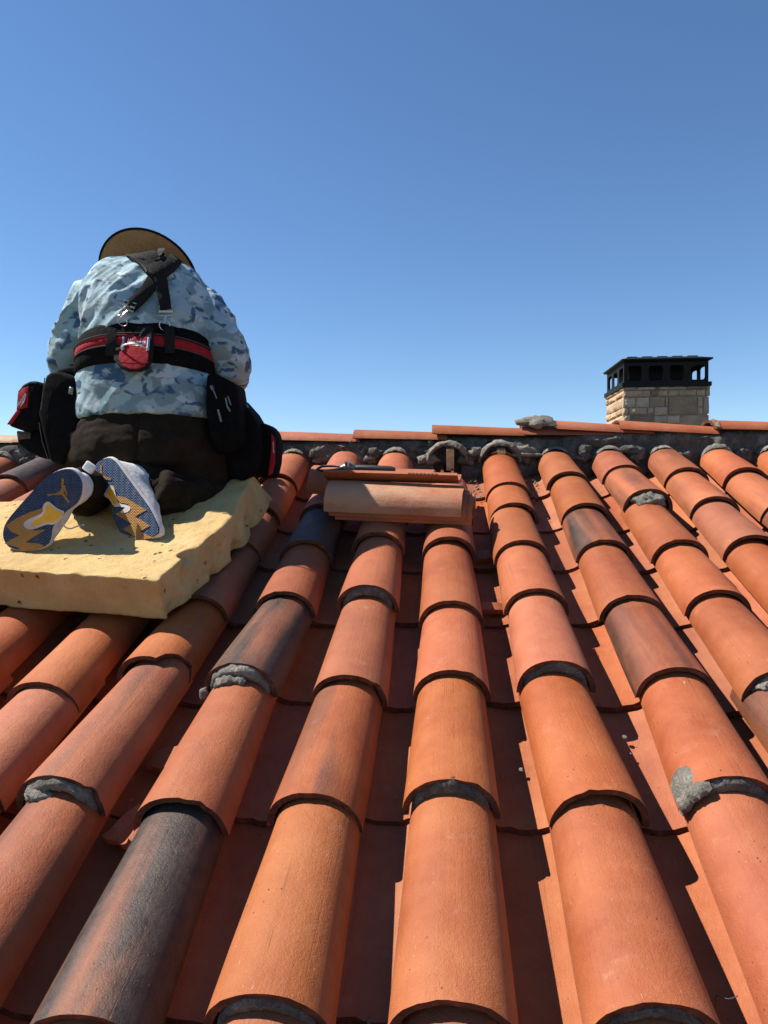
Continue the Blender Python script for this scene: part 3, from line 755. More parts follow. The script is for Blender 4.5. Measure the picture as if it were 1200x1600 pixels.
for me, M_, lab in (
    (shard(3, R(-60), R(25), 0, .10), ROOF @ Matrix.Translation((-.615, 1.135, -.118)) @ Euler((R(4), R(-16), R(-14))).to_matrix().to_4x4() @ FLIP, 'small triangular tile shard lying in the shaded valley below the cracked cap tile'),
    (shard(4, R(-72), R(20), 0, .085), ROOF @ Matrix.Translation((-.632, .945, -.120)) @ Euler((R(6), R(-10), R(-30))).to_matrix().to_4x4() @ FLIP, 'curved broken pan piece leaning against the dark flashed cap tile at lower left'),
    (shard(6, R(-28), R(28), 0, .035, .016), ROOF @ Matrix.Translation((.122, 1.815, -.112)) @ Euler((R(8), R(6), R(12))).to_matrix().to_4x4(), 'orange tile chip wedged in the sunny valley right of the centre column'),
    (shard(8, R(-30), R(20), 0, .05, .02), ROOF @ Matrix.Translation((.112, 2.165, -.118)) @ Euler((R(10), R(-8), R(5))).to_matrix().to_4x4(), 'greyish tile chip in the dark valley just below the right end of the stack')):
    o = ob('tile_shard', me, None, M_); tag(o, lab, 'tile shard', GS); o.color = (0, .3 if 'greyish' in lab else 0, .5, 1)

# ---------------------------------------------------------------- foam block
def foam_block():
    bm = bmesh.new(); nu, nv, nw = 150, 90, 18
    bites = [((-.715, 1.715, .118), .036), ((-.655, 1.94, .006), .036), ((-.690, 1.80, .0), .022), ((-.672, 1.70, -.005), .026), ((-.80, 1.525, .125), .016), ((-.64, 2.05, .06), .016), ((-.70, 1.60, .10), .012),
             ((-.95, 1.545, .0), .014), ((-.655, 2.10, .09), .012), ((-.642, 1.99, .10), .010), ((-.79, 1.54, .02), .010), ((-.688, 1.90, .05), .011), ((-.70, 1.83, .085), .013), ((-1.02, 1.68, .128), .010), ((-.86, 1.66, .128), .009), ((-.70, 2.0, .0), .016), ((-.685, 1.86, .055), .016), ((-.655, 2.06, .06), .020), ((-.650, 2.09, .03), .016), ((-.712, 1.665, .07), .018), ((-.90, 1.55, .045), .010), ((-.80, 1.535, .03), .012), ((-1.10, 1.575, .06), .009)]
    def mapp(u, v, w_):
        xr = -.738+.078*min(1, v/.62)**1.15+.012*max(0, v-.62)
        x = -1.80+(xr+1.80)*u
        sf = 1.545+(-.735-x)*.125*(1 if x > -1.3 else .9); sb = 2.215-.13*(-.66-x)
        s = sf+(sb-sf)*v+(1-w_)*.012*(1-2*v)
        lift = .045*max(0, v-.45)**1.5*u**4/.4
        s += (1-w_)*.12*v*v*u**3; x += (1-w_)*.035*v*u**4
        n = -.002+(.122)*w_+lift+.007*nz(x*3.2, s*3.2)-.012*w_*math.exp(-((x+1.0)/.22)**2-((s-1.82)/.2)**2)
        # soft rounded rim
        p = Vector((x, s, n))
        d = Vector((nz(x*14, s*14, n*14), nz(x*14+9, s*14, n*14), nz(x*14, s*14+7, n*14)))*.0035
        d += Vector((nz(x*55, s*55, n*55), nz(x*55+9, s*55, n*55), nz(x*55, s*55+7, n*55)))*.0018
        edge = (1 if u > .999 or v < .001 else 0)
        if edge: d += Vector((-.010 if u > .999 else 0, .010 if v < .001 else 0, 0))*(nz(x*6, s*6, n*9)*.8)
        p += d
        rag = max(0, nz(x*17+3, s*17, n*8)-.12)*(.03 if n < .03 else .016)*(1 if (u > .985 or v < .012) else 0)
        p += Vector((-rag if u > .985 else 0, rag if v < .012 else 0, .002*nz(x*60, s*60, 3)*(1 if n > .1 else 0)))
        for c, r_ in bites:
            q = p-Vector(c); q.z *= .8; rr = r_*(1+.35*nz(p.x*40, p.y*40, p.z*40)); l = q.length
            if l < rr:
                inward = Vector((-1, .25, 0)) if c[0] > -.73 else Vector((0, 1, -.3))
                if c[2] > .125: inward = Vector((0, 0, -1))
                p += inward.normalized()*math.sqrt(max(0, rr*rr-l*l))*.9
        return wd(*p)
    def face(fn, a, b):
        vs = [[bm.verts.new(mapp(*fn(i/(a-1), j/(b-1)))) for j in range(b)] for i in range(a)]
        for i in range(a-1):
            for j in range(b-1): bm.faces.new((vs[i][j], vs[i+1][j], vs[i+1][j+1], vs[i][j+1]))
    face(lambda i, j: (i, j, 1), nu, nv); face(lambda i, j: (i, j, 0), nu, nv)
    face(lambda i, j: (i, 0, j), nu, nw); face(lambda i, j: (i, 1, j), nu, nw)
    face(lambda i, j: (0, i, j), nv, nw); face(lambda i, j: (1, i, j), nv, nw)
    bmesh.ops.remove_doubles(bm, verts=bm.verts, dist=.0003)
    for _ in range(1): bmesh.ops.smooth_vert(bm, verts=bm.verts, factor=.5, use_axis_x=True, use_axis_y=True, use_axis_z=True)
    bmesh.ops.recalc_face_normals(bm, faces=bm.faces)
    me = bpy.data.meshes.new('foam_block'); bm.to_mesh(me); bm.free(); me.materials.append(FOAM)
    for p in me.polygons: p.use_smooth = True
    return ob('foam_block', me)
foam = tag(foam_block(), 'thick pale yellow foam block with torn edges lying on the tiles', 'foam block')

# ---------------------------------------------------------------- the roofer
man = thing('person', 'person kneeling on the foam in blue camouflage shirt, straw hat and tool belt', 'person', P(200, 790, 1.95))
def interp(tab, c):
    tab = sorted(tab, key=lambda r: r[1])
    for a, b in zip(tab, tab[1:]):
        if a[1] <= c <= b[1]:
            t = (c-a[1])/(b[1]-a[1]); t2 = t
            return [a[i]+(b[i]-a[i])*t2 for i in range(len(a))]
    return list(tab[0] if c < tab[0][1] else tab[-1])
# back of the shirt from hem to collar: centre, half-width (photo px), depth y, half-depth (m), lean (deg)
TOR = [(224, 656, 107, 1.965, .128, 4), (224, 612, 107, 1.975, .130, 10), (230, 570, 99, 2.005, .155, 13), (234, 518, 102, 2.035, .172, 18),
       (234, 480, 104, 2.07, .165, 26), (232, 455, 94, 2.105, .142, 34), (234, 438, 74, 2.135, .100, 42), (240, 424, 42, 2.16, .070, 46)]
def tring(c, grow=0.0, n=40, e=.97):
    cx, cy, hw, Y, b, t = interp(TOR, c); C0 = P(cx, cy, Y); a = hw*pxm(cx, cy, Y-.05)+grow; b += grow; t = R(t)
    vv = Vector((0, math.cos(t), -math.sin(t))); w_ = .34*max(0, min(1, (625-c)/70)); uu = Vector((math.cos(w_), math.sin(w_), 0)); vv = Vector((-math.sin(w_)*math.cos(t), math.cos(w_)*math.cos(t), -math.sin(t))); out = []
    for k in range(n):
        ph = 2*math.pi*k/n; s, c_ = math.sin(ph), math.cos(ph)
        out.append(C0+uu*a*math.copysign(abs(c_)**e, c_)+vv*b*math.copysign(abs(s)**e, s))
    return out
def limb(pts, n=18):
    """pts: (photo x, y, radius px, depth)"""
    path = [P(a, b, d) for a, b, r, d in pts]; rad = [r*pxm(a, b, d) for a, b, r, d in pts]
    k = 5; sp = smooth_path(path, k); rr = []
    for i in range(len(rad)-1): rr += [rad[i]+(rad[i+1]-rad[i])*j/k for j in range(k)]
    rr.append(rad[-1]); return tube(sp, rr, n)
ARML = [(182, 452, 26, 2.15), (154, 474, 35, 2.12), (129, 513, 34, 2.09), (113, 552, 29, 2.08), (106, 588, 24, 2.12), (120, 612, 21, 2.22), (150, 640, 18, 2.36)]
ARMR = [(285, 456, 26, 2.15), (311, 480, 35, 2.12), (335, 517, 34, 2.09), (354, 556, 30, 2.08), (363, 583, 25, 2.12), (352, 612, 21, 2.24), (318, 640, 18, 2.38)]
sh = MB()
cs = [656, 640, 620, 600, 580, 560, 540, 520, 500, 485, 470, 460, 450, 442, 436, 430, 425]
sh.add(loft([tring(c) for c in cs])); sh.add(limb(ARML)); sh.add(limb(ARMR))
bc = P(225, 500, 2.0)
def shirt_fold(p, n):
    x = (p.x-bc.x); z = p.z-bc.z
    a = x*.80-z*.60; b = x*.60+z*.80
    back = max(0, -n.y)
    f1 = 1-abs(noise.noise(Vector((a*15+.25*noise.noise(Vector((b*8, a*6, 2))), b*3.2, 1.0))))*2.4
    left = 1/(1+math.exp((x-.02)*28)); up = 1/(1+math.exp((-.06-z)*30))
    f4 = 1-abs(noise.noise(Vector((a*34, b*5+3, 7.0))))*2.6
    d = f1*(.004+.013*left*up*back)+f4*(.0012+.004*left*up*back)
    # cloth bagging above and below the belt
    d += .004*noise.noise(Vector((p.x*9, p.y*9, p.z*16)))+.0018*noise.noise(Vector((p.x*26, p.y*26, p.z*34)))
    f2 = 1-abs(noise.noise(Vector((p.x*10+4, p.z*22+p.x*8, 5.0))))*2.2
    arm = max(0, min(1, (abs(x)-.19)*14)); d += arm*f2*.009
    return d
shirt = fused('shirt', sh, .0062, CAMO, man, 7, shirt_fold)
bpy.context.view_layer.update()
def bvh_of(o):
    me = o.data; return BVHTree.FromPolygons([v.co.copy() for v in me.vertices], [tuple(p.vertices) for p in me.polygons])
SB = bvh_of(shirt)
def surf(px, py, off=.004, y=2.0, tree=None):
    d = (P(px, py, 2.0)-CAMPOS).normalized()
    h, n, i, t = (tree or SB).ray_cast(CAMPOS, d)
    if h is None: return P(px, py, y), Vector((0, -1, 0))
    if n.dot(d) > 0: n = -n
    return h+n*off, n
def strap(pts, wpx, thick, mat, name, parent, off=.004, n=9, wrap=True, y=2.0):
    """webbing lying on the shirt: path and width in photo px, thickness in metres"""
    pp = smooth_path([Vector((a, b, 0)) for a, b in pts], n); T = []; B_ = []
    m_ = 5
    rows = []
    for i, p in enumerate(pp):
        a = pp[max(0, i-1)]; b = pp[min(len(pp)-1, i+1)]; t = (b-a).normalized(); q = Vector((-t.y, t.x, 0))
        wl = wpx if not isinstance(wpx, tuple) else wpx[0]+(wpx[1]-wpx[0])*i/(len(pp)-1)
        c, nn = surf(p.x, p.y, off, y)
        row = []
        for j in range(m_):
            u = (j/(m_-1)-.5)*wl
            h, n2 = surf(p.x+q.x*u, p.y+q.y*u, off, y)
            if (h-c).length > .05: h = c+(P(p.x+q.x*u, p.y+q.y*u, c.y)-P(p.x, p.y, c.y))
            row.append((h, n2))
        rows.append(row)
    # relax so the webbing bridges the folds
    H = [[r[0] for r in row] for row in rows]
    for _ in range(6):
        G = [list(r) for r in H]
        for i in range(1, len(H)-1):
            for j in range(m_): G[i][j] = H[i][j]*.4+(H[i-1][j]+H[i+1][j])*.3
        H = G
    V = []; N_ = len(rows)*m_
    for lay in (1, 0):
        for i, row in enumerate(rows):
            nn = sum((r[1] for r in row), Vector()).normalized()
            for j in range(m_): V.append(H[i][j]+nn*(thick*lay+.002))
    F = grid_faces(len(rows), m_)+[tuple(reversed(f)) for f in grid_faces(len(rows), m_, off=N_)]
    for i in range(len(rows)-1):
        for j in (0, m_-1):
            a, b = i*m_+j, (i+1)*m_+j; F.append((a, b, b+N_, a+N_))
    for j in range(m_-1):
        for i in (0, len(rows)-1):
            a, b = i*m_+j, i*m_+j+1; F.append((a, b, b+N_, a+N_))
    return ob(name, mesh(name, V, F, mat, 45), parent)

# trousers: seat, thighs folded under, shins lying on the foam
tr = MB()
SEAT = [(226, 622, 92, 1.985, .105, 6), (226, 650, 101, 1.975, .118, 4), (224, 690, 112, 1.96, .135, 0), (224, 722, 116, 1.965, .14, 0), (226, 745, 96, 2.00, .11, 0)]
def sring(r, g=0):
    cx, cy, hw, Y, b, t = r; C0 = P(cx, cy, Y); a = hw*pxm(cx, cy, Y-.06)+g; b += g; t = R(t); vv = Vector((0, math.cos(t), -math.sin(t)))
    return [C0+Vector((a*math.copysign(abs(math.cos(2*math.pi*k/32))**.85, math.cos(2*math.pi*k/32)), 0, 0))+vv*b*math.copysign(abs(math.sin(2*math.pi*k/32))**.9, math.sin(2*math.pi*k/32)) for k in range(32)]
tr.add(loft([sring(r) for r in SEAT]))
LEGL = [(165, 680, 52, 1.98), (150, 730, 52, 2.03), (142, 772, 42, 2.10), (140, 785, 34, 2.08), (137, 782, 31, 1.95), (134, 774, 29, 1.82), (129, 768, 29, 1.74)]
LEGR = [(282, 680, 54, 1.98), (305, 725, 54, 2.00), (330, 762, 40, 2.05), (338, 776, 31, 2.03), (312, 776, 31, 1.95), (280, 774, 33, 1.88), (255, 768, 33, 1.83), (243, 763, 32, 1.81)]
tr.add(limb(LEGL)); tr.add(limb(LEGR))
def tr_fold(p, n):
    f = 1-abs(noise.noise(Vector((p.x*17+3, p.y*8, p.z*8))))*2.4
    g_ = 1-abs(noise.noise(Vector((p.x*8, p.y*16, p.z*26+2))))*2.2
    seam = -.008*math.exp(-((p.x-P(216, 690, 1.84).x)/.006)**2)*(1 if n.y < -.3 else 0)
    low = max(0, min(1, (P(200, 730, 1.9).z-p.z)*12)); return f*(.0035+.004*low)+g_*(.004+.006*low)+.002*noise.noise(p*30)+seam
trousers = fused('trousers', tr, .0065, TROUSER, man, 6, tr_fold)

# hat: brim tipped up at the back, crown pointing away from us
HC = P(232, 434, 2.27); HA = Vector((-.05, .80, .60)).normalized(); HR = 75*pxm(232, 434, 2.27)
ux = HA.cross(Vector((0, 0, 1))).normalized(); uy = HA.cross(ux)
def hp(r, a, h): return HC+ux*r*math.cos(a)+uy*r*math.sin(a)+HA*h
n = 56; V = []
prof = [(.078, .012), (.10, .006), (.13, .0), (.16, -.004), (HR, -.004), (HR, -.0005), (.16, 0), (.13, .004), (.10, .0105), (.080, .020), (.079, .055), (.072, .090), (.055, .108), (.030, .112), (.004, .106), (.004, .102), (.030, .107), (.053, .103), (.068, .087), (.0745, .055)]
rings = [[hp(r_*(1+.012*math.sin(2*k*2*math.pi/n)), 2*math.pi*k/n, h+.006*math.sin(2*math.pi*k/n*2+.5)*(r_/HR)**3) for k in range(n)] for r_, h in prof]
v = [p for r_ in rings for p in r_]
hat = ob('straw_hat', mesh('straw_hat', v, grid_faces(len(rings), n, True, True), STRAW, 50), man)
rim = [hp(HR*(1+.012*math.sin(2*k*2*math.pi/n)), 2*math.pi*k/n, -.002+.006*math.sin(2*math.pi*k/n*2+.5)) for k in range(n+1)]
MB().add(tube(rim, .0046, 8, False)).obj('brim_binding', NYLON, hat)
MB().add(loft([[hp(.0815, 2*math.pi*k/40, h) for k in range(40)] for h in (.018, .036)], False)).add(loft([[hp(.0797, 2*math.pi*k/40, h) for k in range(40)] for h in (.036, .018)], False)).obj('hat_band', NYLON, hat)

# body: head, neck, trunk, arms, hands and legs as one surface
bd = MB()
hd = HC+HA*.005
MH = Matrix((ux, uy, HA)).transposed()
bd.add(ell(hd-HA*.075, .070, .088, .112, 22, 14, MH))
FD = (Vector((0, .54, -.84))-HA*Vector((0, .54, -.84)).dot(HA)).normalized()
face0 = hd-HA*.10
bd.add(ell(face0+FD*.088-HA*.005, .012, .016, .020, 10, 8))                    # nose
bd.add(ell(face0+FD*.060-HA*.065, .040, .030, .030, 14, 8))                    # jaw
for s in (-1, 1):
    bd.add(ell(face0+ux*s*.070, .008, .018, .026, 10, 8, MH)); bd.add(ell(face0+FD*.075+ux*s*.030+HA*.022, .016, .010, .007, 10, 6, MH))
    bd.add(ell(face0+FD*.082+ux*s*.012-HA*.048, .014, .006, .005, 8, 6, MH))
bd.add(tube([P(240, 438, 2.15), P(238, 424, 2.21), hd-HA*.10], [.055, .050, .048], 16))
bd.add(loft([tring(c, -.016) for c in (640, 600, 560, 520, 480, 455, 442, 430)]))
bd.add(loft([sring(r, -.016) for r in SEAT]))
def thin(L, d): return [(a, b, r-d, y) for a, b, r, y in L]
for L in (ARML, ARMR, LEGL, LEGR): bd.add(limb(thin(L, 9), 12))
def hand(wx, side):
    wr = wx; palm_dir = Vector((.10*-side, .86, -.32)).normalized(); side_v = palm_dir.cross(Vector((0, 0, 1))).normalized(); up = side_v.cross(palm_dir)
    o_ = MB()
    rings = []
    for t, hw, ht in ((-.03, .024, .020), (.0, .026, .018), (.03, .038, .015), (.075, .042, .013), (.09, .038, .010)):
        c = wr+palm_dir*t; rings.append([c+side_v*hw*math.cos(2*math.pi*k/14)+up*ht*math.sin(2*math.pi*k/14) for k in range(14)])
    o_.add(loft(rings))
    for i, (off, ln) in enumerate(((-.031, .066), (-.0105, .078), (.0105, .074), (.031, .058))):
        a = wr+palm_dir*.078+side_v*off; sp = side_v*off*.25
        o_.add(tube([a, a+palm_dir*ln*.45+sp, a+palm_dir*ln*.75+sp*1.5-up*.016, a+palm_dir*ln*.9+sp*1.6-up*.038], [.0095, .009, .0082, .0068], 10))
    th = wr+palm_dir*.02-side_v*side*.030
    o_.add(tube([th, th+palm_dir*.028-side_v*side*.026-up*.004, th+palm_dir*.056-side_v*side*.034-up*.014, th+palm_dir*.072-side_v*side*.034-up*.022], [.013, .0115, .0105, .008], 10))
    return o_
WL, WR_ = P(150, 640, 2.36), P(318, 640, 2.38)
HLp, HRp = wd(-1.05, 2.70, .075), wd(-.78, 2.66, .075)
bd.add(tube([WL, (WL+HLp)/2, HLp], [.036, .034, .026], 12)); bd.add(tube([WR_, (WR_+HRp)/2, HRp], [.036, .034, .026], 12))
for a, s in ((HLp, 1), (HRp, -1)):
    q = hand(a, s); bd.add((q.v, q.f))
ANL, ANR = P(128, 764, 1.72), P(241, 762, 1.80)
body = fused('body', bd, .0062, SKIN, man, 3)
slv = MB()                                                                    # forearm sleeves reach the wrists
for a, b in ((WL, HLp), (WR_, HRp)):
    slv.add(tube([a-(b-a)*.12, a, a+(b-a)*.45, a+(b-a)*.82], [.040, .046, .043, .036], 16))
fused('sleeve', slv, .007, CAMO, man, 4, lambda p, n: .004*noise.noise(p*26))
hb = MB(); hr_ = []
for i in range(9):
    t = math.pi*.5*i/8*.98
    hr_.append([hd-HA*.070+MH@Vector((.0745*math.cos(2*math.pi*k/24)*math.cos(t), .092*math.sin(2*math.pi*k/24)*math.cos(t)+.010*(1 if math.sin(2*math.pi*k/24) < 0 else 0), .116*math.sin(t)-.055*(max(0, -math.sin(2*math.pi*k/24)) if uy.dot(FD) > 0 else max(0, math.sin(2*math.pi*k/24)))*(1-i/8))) for k in range(24)])
hb.add(loft(hr_)); hb.obj('hair', HAIR, man)

# shoes, soles towards us
def ray_plane(px, py, p0, n_):
    d = P(px, py, 2.0)-CAMPOS; return CAMPOS+d*((p0-CAMPOS).dot(n_)/d.dot(n_))
def Z(l): return [(a/4.2857, 700+b/4.2857) for a, b in l]
def resample(pts, n_):
    pts = pts+[pts[0]]; L = [0]
    for a, b in zip(pts, pts[1:]): L.append(L[-1]+(b-a).length)
    out = []
    for i in range(n_):
        t = L[-1]*i/n_; j = max(k for k in range(len(L)) if L[k] <= t+1e-9); j = min(j, len(pts)-2)
        out.append(pts[j].lerp(pts[j+1], (t-L[j])/max(1e-9, L[j+1]-L[j])))
    return out
def rounded(pts, it=2):
    for _ in range(it):
        q = []
        for i in range(len(pts)):
            a, b = pts[i], pts[(i+1) % len(pts)]; q += [a.lerp(b, .25), a.lerp(b, .75)]
        pts = q
    return pts
def shoe(name_label, outline, heel, plane_pt, nrm, ankle, parts, toe_drop):
    nrm = nrm.normalized(); s = None
    out = resample(rounded([ray_plane(a, b, plane_pt, nrm) for a, b in outline], 2), 56)
    cen = sum(out, Vector())/len(out); hl = ray_plane(*heel, plane_pt, nrm)
    ax = (hl-cen).normalized()
    def scl(k, dep): return [cen+(p-cen)*k-nrm*dep for p in out]
    mid = [scl(.985, .0), scl(1.0, .004), scl(1.015, .009), scl(1.01, .014), scl(.975, .017)]
    # upper: outline shrinks to the ankle opening
    ups = []
    ca = hl-ax*.052-nrm*.0; 
    for t, dep in ((0, .014), (.10, .028), (.22, .044), (.36, .060), (.5, .080), (.72, .096), (.88, .112), (1.0, .124)):
        ring = []
        for p in out:
            d = p-ca; l = d.length; tgt = ca+d.normalized()*min(l*.9, .040)
            ring.append((cen+(p-cen)*.955).lerp(tgt, t)-nrm*dep)
        ups.append(ring)
    su = MB().add(loft(ups)); up = su.obj('shoe', SHOEW, man, 60)
    MB().add(loft(mid)).obj('midsole', SHOEL, up, 50)
    so_ = slab([p+nrm*.0005 for p in scl(.965, 0)], nrm, .0045)
    MB().add(so_).obj('outsole', SOLE, up, 40)
    for (nm, poly, mat, lift, rnd_) in parts:
        pts = [ray_plane(a, b, plane_pt+nrm*(.0052+lift), nrm) for a, b in poly]
        if rnd_: pts = rounded(pts, rnd_)
        MB().add(slab(pts, nrm, .0016)).obj(nm, mat, up, 30)
    return up, ca, ax, nrm, hl
JL = [(a/7.5, 660+b/7.5) for a, b in [(722,655),(748,655),(752,690),(746,735),(768,742),(776,790),(795,850),(786,856),(764,806),(756,796),(750,822),(778,870),(825,936),(800,944),(752,880),(726,848),(690,850),(610,850),(572,866),(550,838),(580,838),(640,832),(690,818),(712,792),(728,760),(718,735),(722,690)]]
outL = Z([(480,128),(535,165),(565,230),(556,320),(522,378),(452,420),(420,462),(372,505),(352,545),(348,610),(330,655),(250,688),(130,694),(55,672),(18,620),(16,560),(38,495),(125,392),(245,258),(310,190),(390,143)])
goldL = Z([(40,520),(110,470),(200,430),(288,402),(292,428),(170,490),(168,532),(228,552),(310,545),(235,590),(172,632),(268,640),(296,655),(228,688),(122,692),(132,670),(62,648),(30,640),(80,610),(134,584),(80,562)])
whiteL = Z([(286,385),(322,352),(358,384),(400,412),(436,424),(418,462),(374,506),(348,516),(318,508),(232,546),(184,544),(158,520),(166,490),(240,456),(290,432)])
yelL = Z([(306,392),(324,370),(352,400),(400,428),(418,436),(404,462),(372,492),(346,500),(312,492),(234,526),(204,516),(220,492),(302,444)])
nL = Vector((.03, -.99, .02)); pL = P(45, 850, 1.575)
shL, caL, axL, nrL, hlL = shoe('l', outL, (112, 733), pL, nL, ANL, [('gold_tread', goldL, GOLD, 0, 0), ('white_rim', whiteL, SHOEL, .0012, 1), ('yellow_shank', yelL, YELLOW, .0026, 1), ('emblem', JL, GOLD, .0, 0)], 0)
JR = Z([(676,115),(684,118),(683,150),(690,185),(714,195),(748,206),(742,216),(700,210),(694,214),(690,232),(672,270),(662,268),(668,236),(668,206),(672,170)])
outR = Z([(742,54),(785,92),(835,165),(895,245),(955,325),(1012,402),(1062,500),(1088,580),(1020,606),(930,618),(850,606),(815,580),(788,528),(760,465),(752,408),(775,392),(762,380),(735,340),(690,322),(655,282),(628,222),(618,160),(640,105),(688,66)])
goldR = Z([(772,318),(835,330),(905,372),(982,415),(905,462),(960,490),(1005,522),(940,560),(1028,602),(930,616),(872,606),(890,582),(822,542),(886,510),(770,438),(800,430),(850,438),(884,412),(860,376),(790,362)])
whiteR = Z([(694,318),(712,288),(738,246),(764,258),(774,300),(784,345),(796,372),(862,384),(880,408),(850,436),(800,432),(828,410),(846,398),(790,392),(770,396),(758,382),(735,342)])
yelR = Z([(716,314),(728,292),(742,268),(757,276),(764,310),(774,352),(782,374),(766,388),(752,362),(738,332)])
nR = Vector((-.40, -.91, .10)); pR = P(228, 838, 1.665)
shR, caR, axR, nrR, hlR = shoe('r', outR, (168, 718), pR, nR, ANR, [('gold_tread', goldR, GOLD, 0, 0), ('white_rim', whiteR, SHOEL, .0012, 1), ('yellow_shank', yelR, YELLOW, .0026, 1), ('emblem', JR, GOLD, 0, 0)], 0)
for up, hl, ax, nr in ((shL, hlL, axL, nrL), (shR, hlR, axR, nrR)):
    c = hl+ax*.004-nr*.085; sd = ax.cross(nr).normalized()
    pts = [c+sd*.016-ax*.006, c+sd*.016+ax*.022, c-sd*.016+ax*.022, c-sd*.016-ax*.006]
    bevelled('heel_tab', slab(pts, -nr, .014), SHOEW, up, .004)
# ankles and trouser cuffs joining shoe to shin
cf = MB()
for ca, nr, an, ax in ((caL, nrL, P(134, 774, 1.80), axL), (caR, nrR, P(262, 770, 1.86), axR)):
    a = ca-nr*.105
    cf.add(tube(smooth_path([a, a-nr*.03, (a-nr*.05).lerp(an, .6), an], 4), [.050]*4+[.056]*5+[.060]*4, 18))
fused('trouser_cuff', cf, .0065, TROUSER, man, 4, lambda p, n: .006*(1-abs(noise.noise(Vector((p.x*14, p.y*14, p.z*30))))*2.2))
lace = smooth_path([P(99, 800, 1.60), P(98, 818, 1.605), P(108, 826, 1.62), P(122, 822, 1.66), P(131, 820, 1.70)], 6)
MB().add(tube(lace, .0022, 6)).obj('shoelace', SHOEW, shL)

# tool belt: padded band round the waist, red stripe, rear hammer holder
belt = MB()
bt = [(592, .002), (589, .009), (582, .0135), (574, .0155), (560, .0145), (546, .010), (541, .002)]
rings = [tring(c, g_, 64) for c, g_ in bt]
belt.add(loft(rings, False)); belt_o = belt.obj('tool_belt', NYLON, man, 60)
BB = bvh_of(belt_o)
st = MB(); st.add(loft([tring(c, g_, 64) for c, g_ in ((571, .0150), (570, .0180), (560, .0170), (559, .0140))], False)); st.obj('red_stripe', RED, belt_o, 60)
for c in (572, 558):
    r_ = tring(c, .0180, 64); MB().add(tube(r_+[r_[0]], .0022, 6, False)).obj('belt_binding', TRIM, belt_o)
def on_belt(px, py, off): return surf(px, py, off, 1.9, BB)[0]
for pts, wd_ in (([(177, 516), (176, 540), (174, 556)], 14), ([(263, 513), (264, 535), (264, 553)], 15)):
    SBk = SB; SB = BB
    strap(pts, wd_, .004, WEB, 'belt_loop', belt_o, .008, 6); SB = SBk
# rear holder
hp0 = on_belt(212, 545, .010); hn = Vector((-.02, -.93, .36)).normalized()
def HPt(px, py, l=0): return ray_plane(px, py, hp0+hn*l, hn)
def poly(l, l0=0): return [HPt(a, b, l0) for a, b in l]
ho = [(188, 513), (241, 514), (241, 545), (239, 566), (232, 577), (222, 582), (202, 582), (190, 577), (181, 566), (183, 545)]
hold = bevelled('hammer_holder', slab(poly(ho, -.012), hn, .018), WEB, man, .004)
hi = [(192, 526), (233, 527), (233, 548), (232, 562), (226, 573), (216, 577), (203, 577), (193, 572), (186, 562), (188, 545)]
bevelled('red_panel', slab(poly(hi, .0055), hn, .0035), RED, hold, .0014)
for yy in (531, 566):
    MB().add(tube([HPt(190 if yy < 540 else 189, yy, .009), HPt(212, yy+.8, .0097), HPt(232, yy+.3, .009)], .0011, 6)).obj('stitch_line', RED, hold)
MB().add(tube(smooth_path([HPt(190, 546, .008), HPt(190, 541, .020), HPt(198, 538, .030), HPt(210, 537, .034), HPt(222, 541, .030), HPt(230, 546, .020), HPt(232, 549, .008)], 5), .0026, 8)).obj('hammer_loop', STEEL, hold)
for a in ((193.5, 527, 192, 548), (232.5, 528, 230.5, 549)):
    MB().add(tube([HPt(a[0], a[1], .010), HPt(a[2], a[3], .010)], .0048, 10)).obj('rivet_bar', STEEL, hold)
def text_mesh(body_, x0, y0, x1, y1, fn, mat, name, parent, shear=.35):
    """raised print: lettering fitted to a box given in photo px, fn lifts it onto the cloth"""
    cu = bpy.data.curves.new('t', 'FONT'); cu.body = body_; cu.shear = shear; cu.size = 1; cu.resolution_u = 3
    t = bpy.data.objects.new('t', cu); COL.objects.link(t); bpy.context.view_layer.update()
    me = bpy.data.meshes.new_from_object(t.evaluated_get(bpy.context.evaluated_depsgraph_get())); bpy.data.objects.remove(t)
    xs = [v.co.x for v in me.vertices]; ys = [v.co.y for v in me.vertices]; a, b, c, d = min(xs), max(xs), min(ys), max(ys)
    for v in me.vertices:
        u, w_ = (v.co.x-a)/(b-a), (v.co.y-c)/(d-c)
        v.co = fn(u, w_)
    me.name = name; me.materials.clear(); me.materials.append(mat); me.update()
    return ob(name, me, parent)
text_mesh('Milwaukee', 0, 0, 0, 0, lambda u, w_: HPt(199+29*u, 537.5-1.0*u-8.5*w_, .0096), WHITE, 'lettering', hold)
bolt = [(204, 540.5), (222, 538), (219, 539.6), (228, 538.3), (212, 541.2), (214, 539.8)]
MB().add(slab(poly(bolt, .0092), hn, .0006)).obj('lightning_underline', WHITE, hold, 0)

# suspenders
strap([(251, 408), (244, 432), (226, 460), (203, 482)], 21, .004, WEB, 'suspender', man, .004)
strap([(247, 428), (253, 452), (256, 474), (258, 486)], 18, .004, WEB, 'suspender', man, .009)
yoke_px = [(198, 404), (218, 401), (236, 396), (246, 394), (258, 396), (272, 404), (283, 414), (272, 426), (258, 436), (244, 440), (232, 434), (222, 422), (212, 411)]
yc = surf(244, 418, .010)[0]
V = []; F = []
yn = Vector((0, -.75, .66)).normalized()
K = len(yoke_px)
rg = []
for sc_, lift in ((1.0, .004), (.99, .013), (.85, .019), (.5, .024), (.15, .024)):
    ring = []
    for a, b in yoke_px:
        h, n_ = surf(244+(a-244)*sc_, 418+(b-418)*sc_, lift, 2.18)
        if (h-yc).length > .16: h = P(244+(a-244)*sc_, 418+(b-418)*sc_, yc.y+.02)
        ring.append(h)
    rg.append(ring)
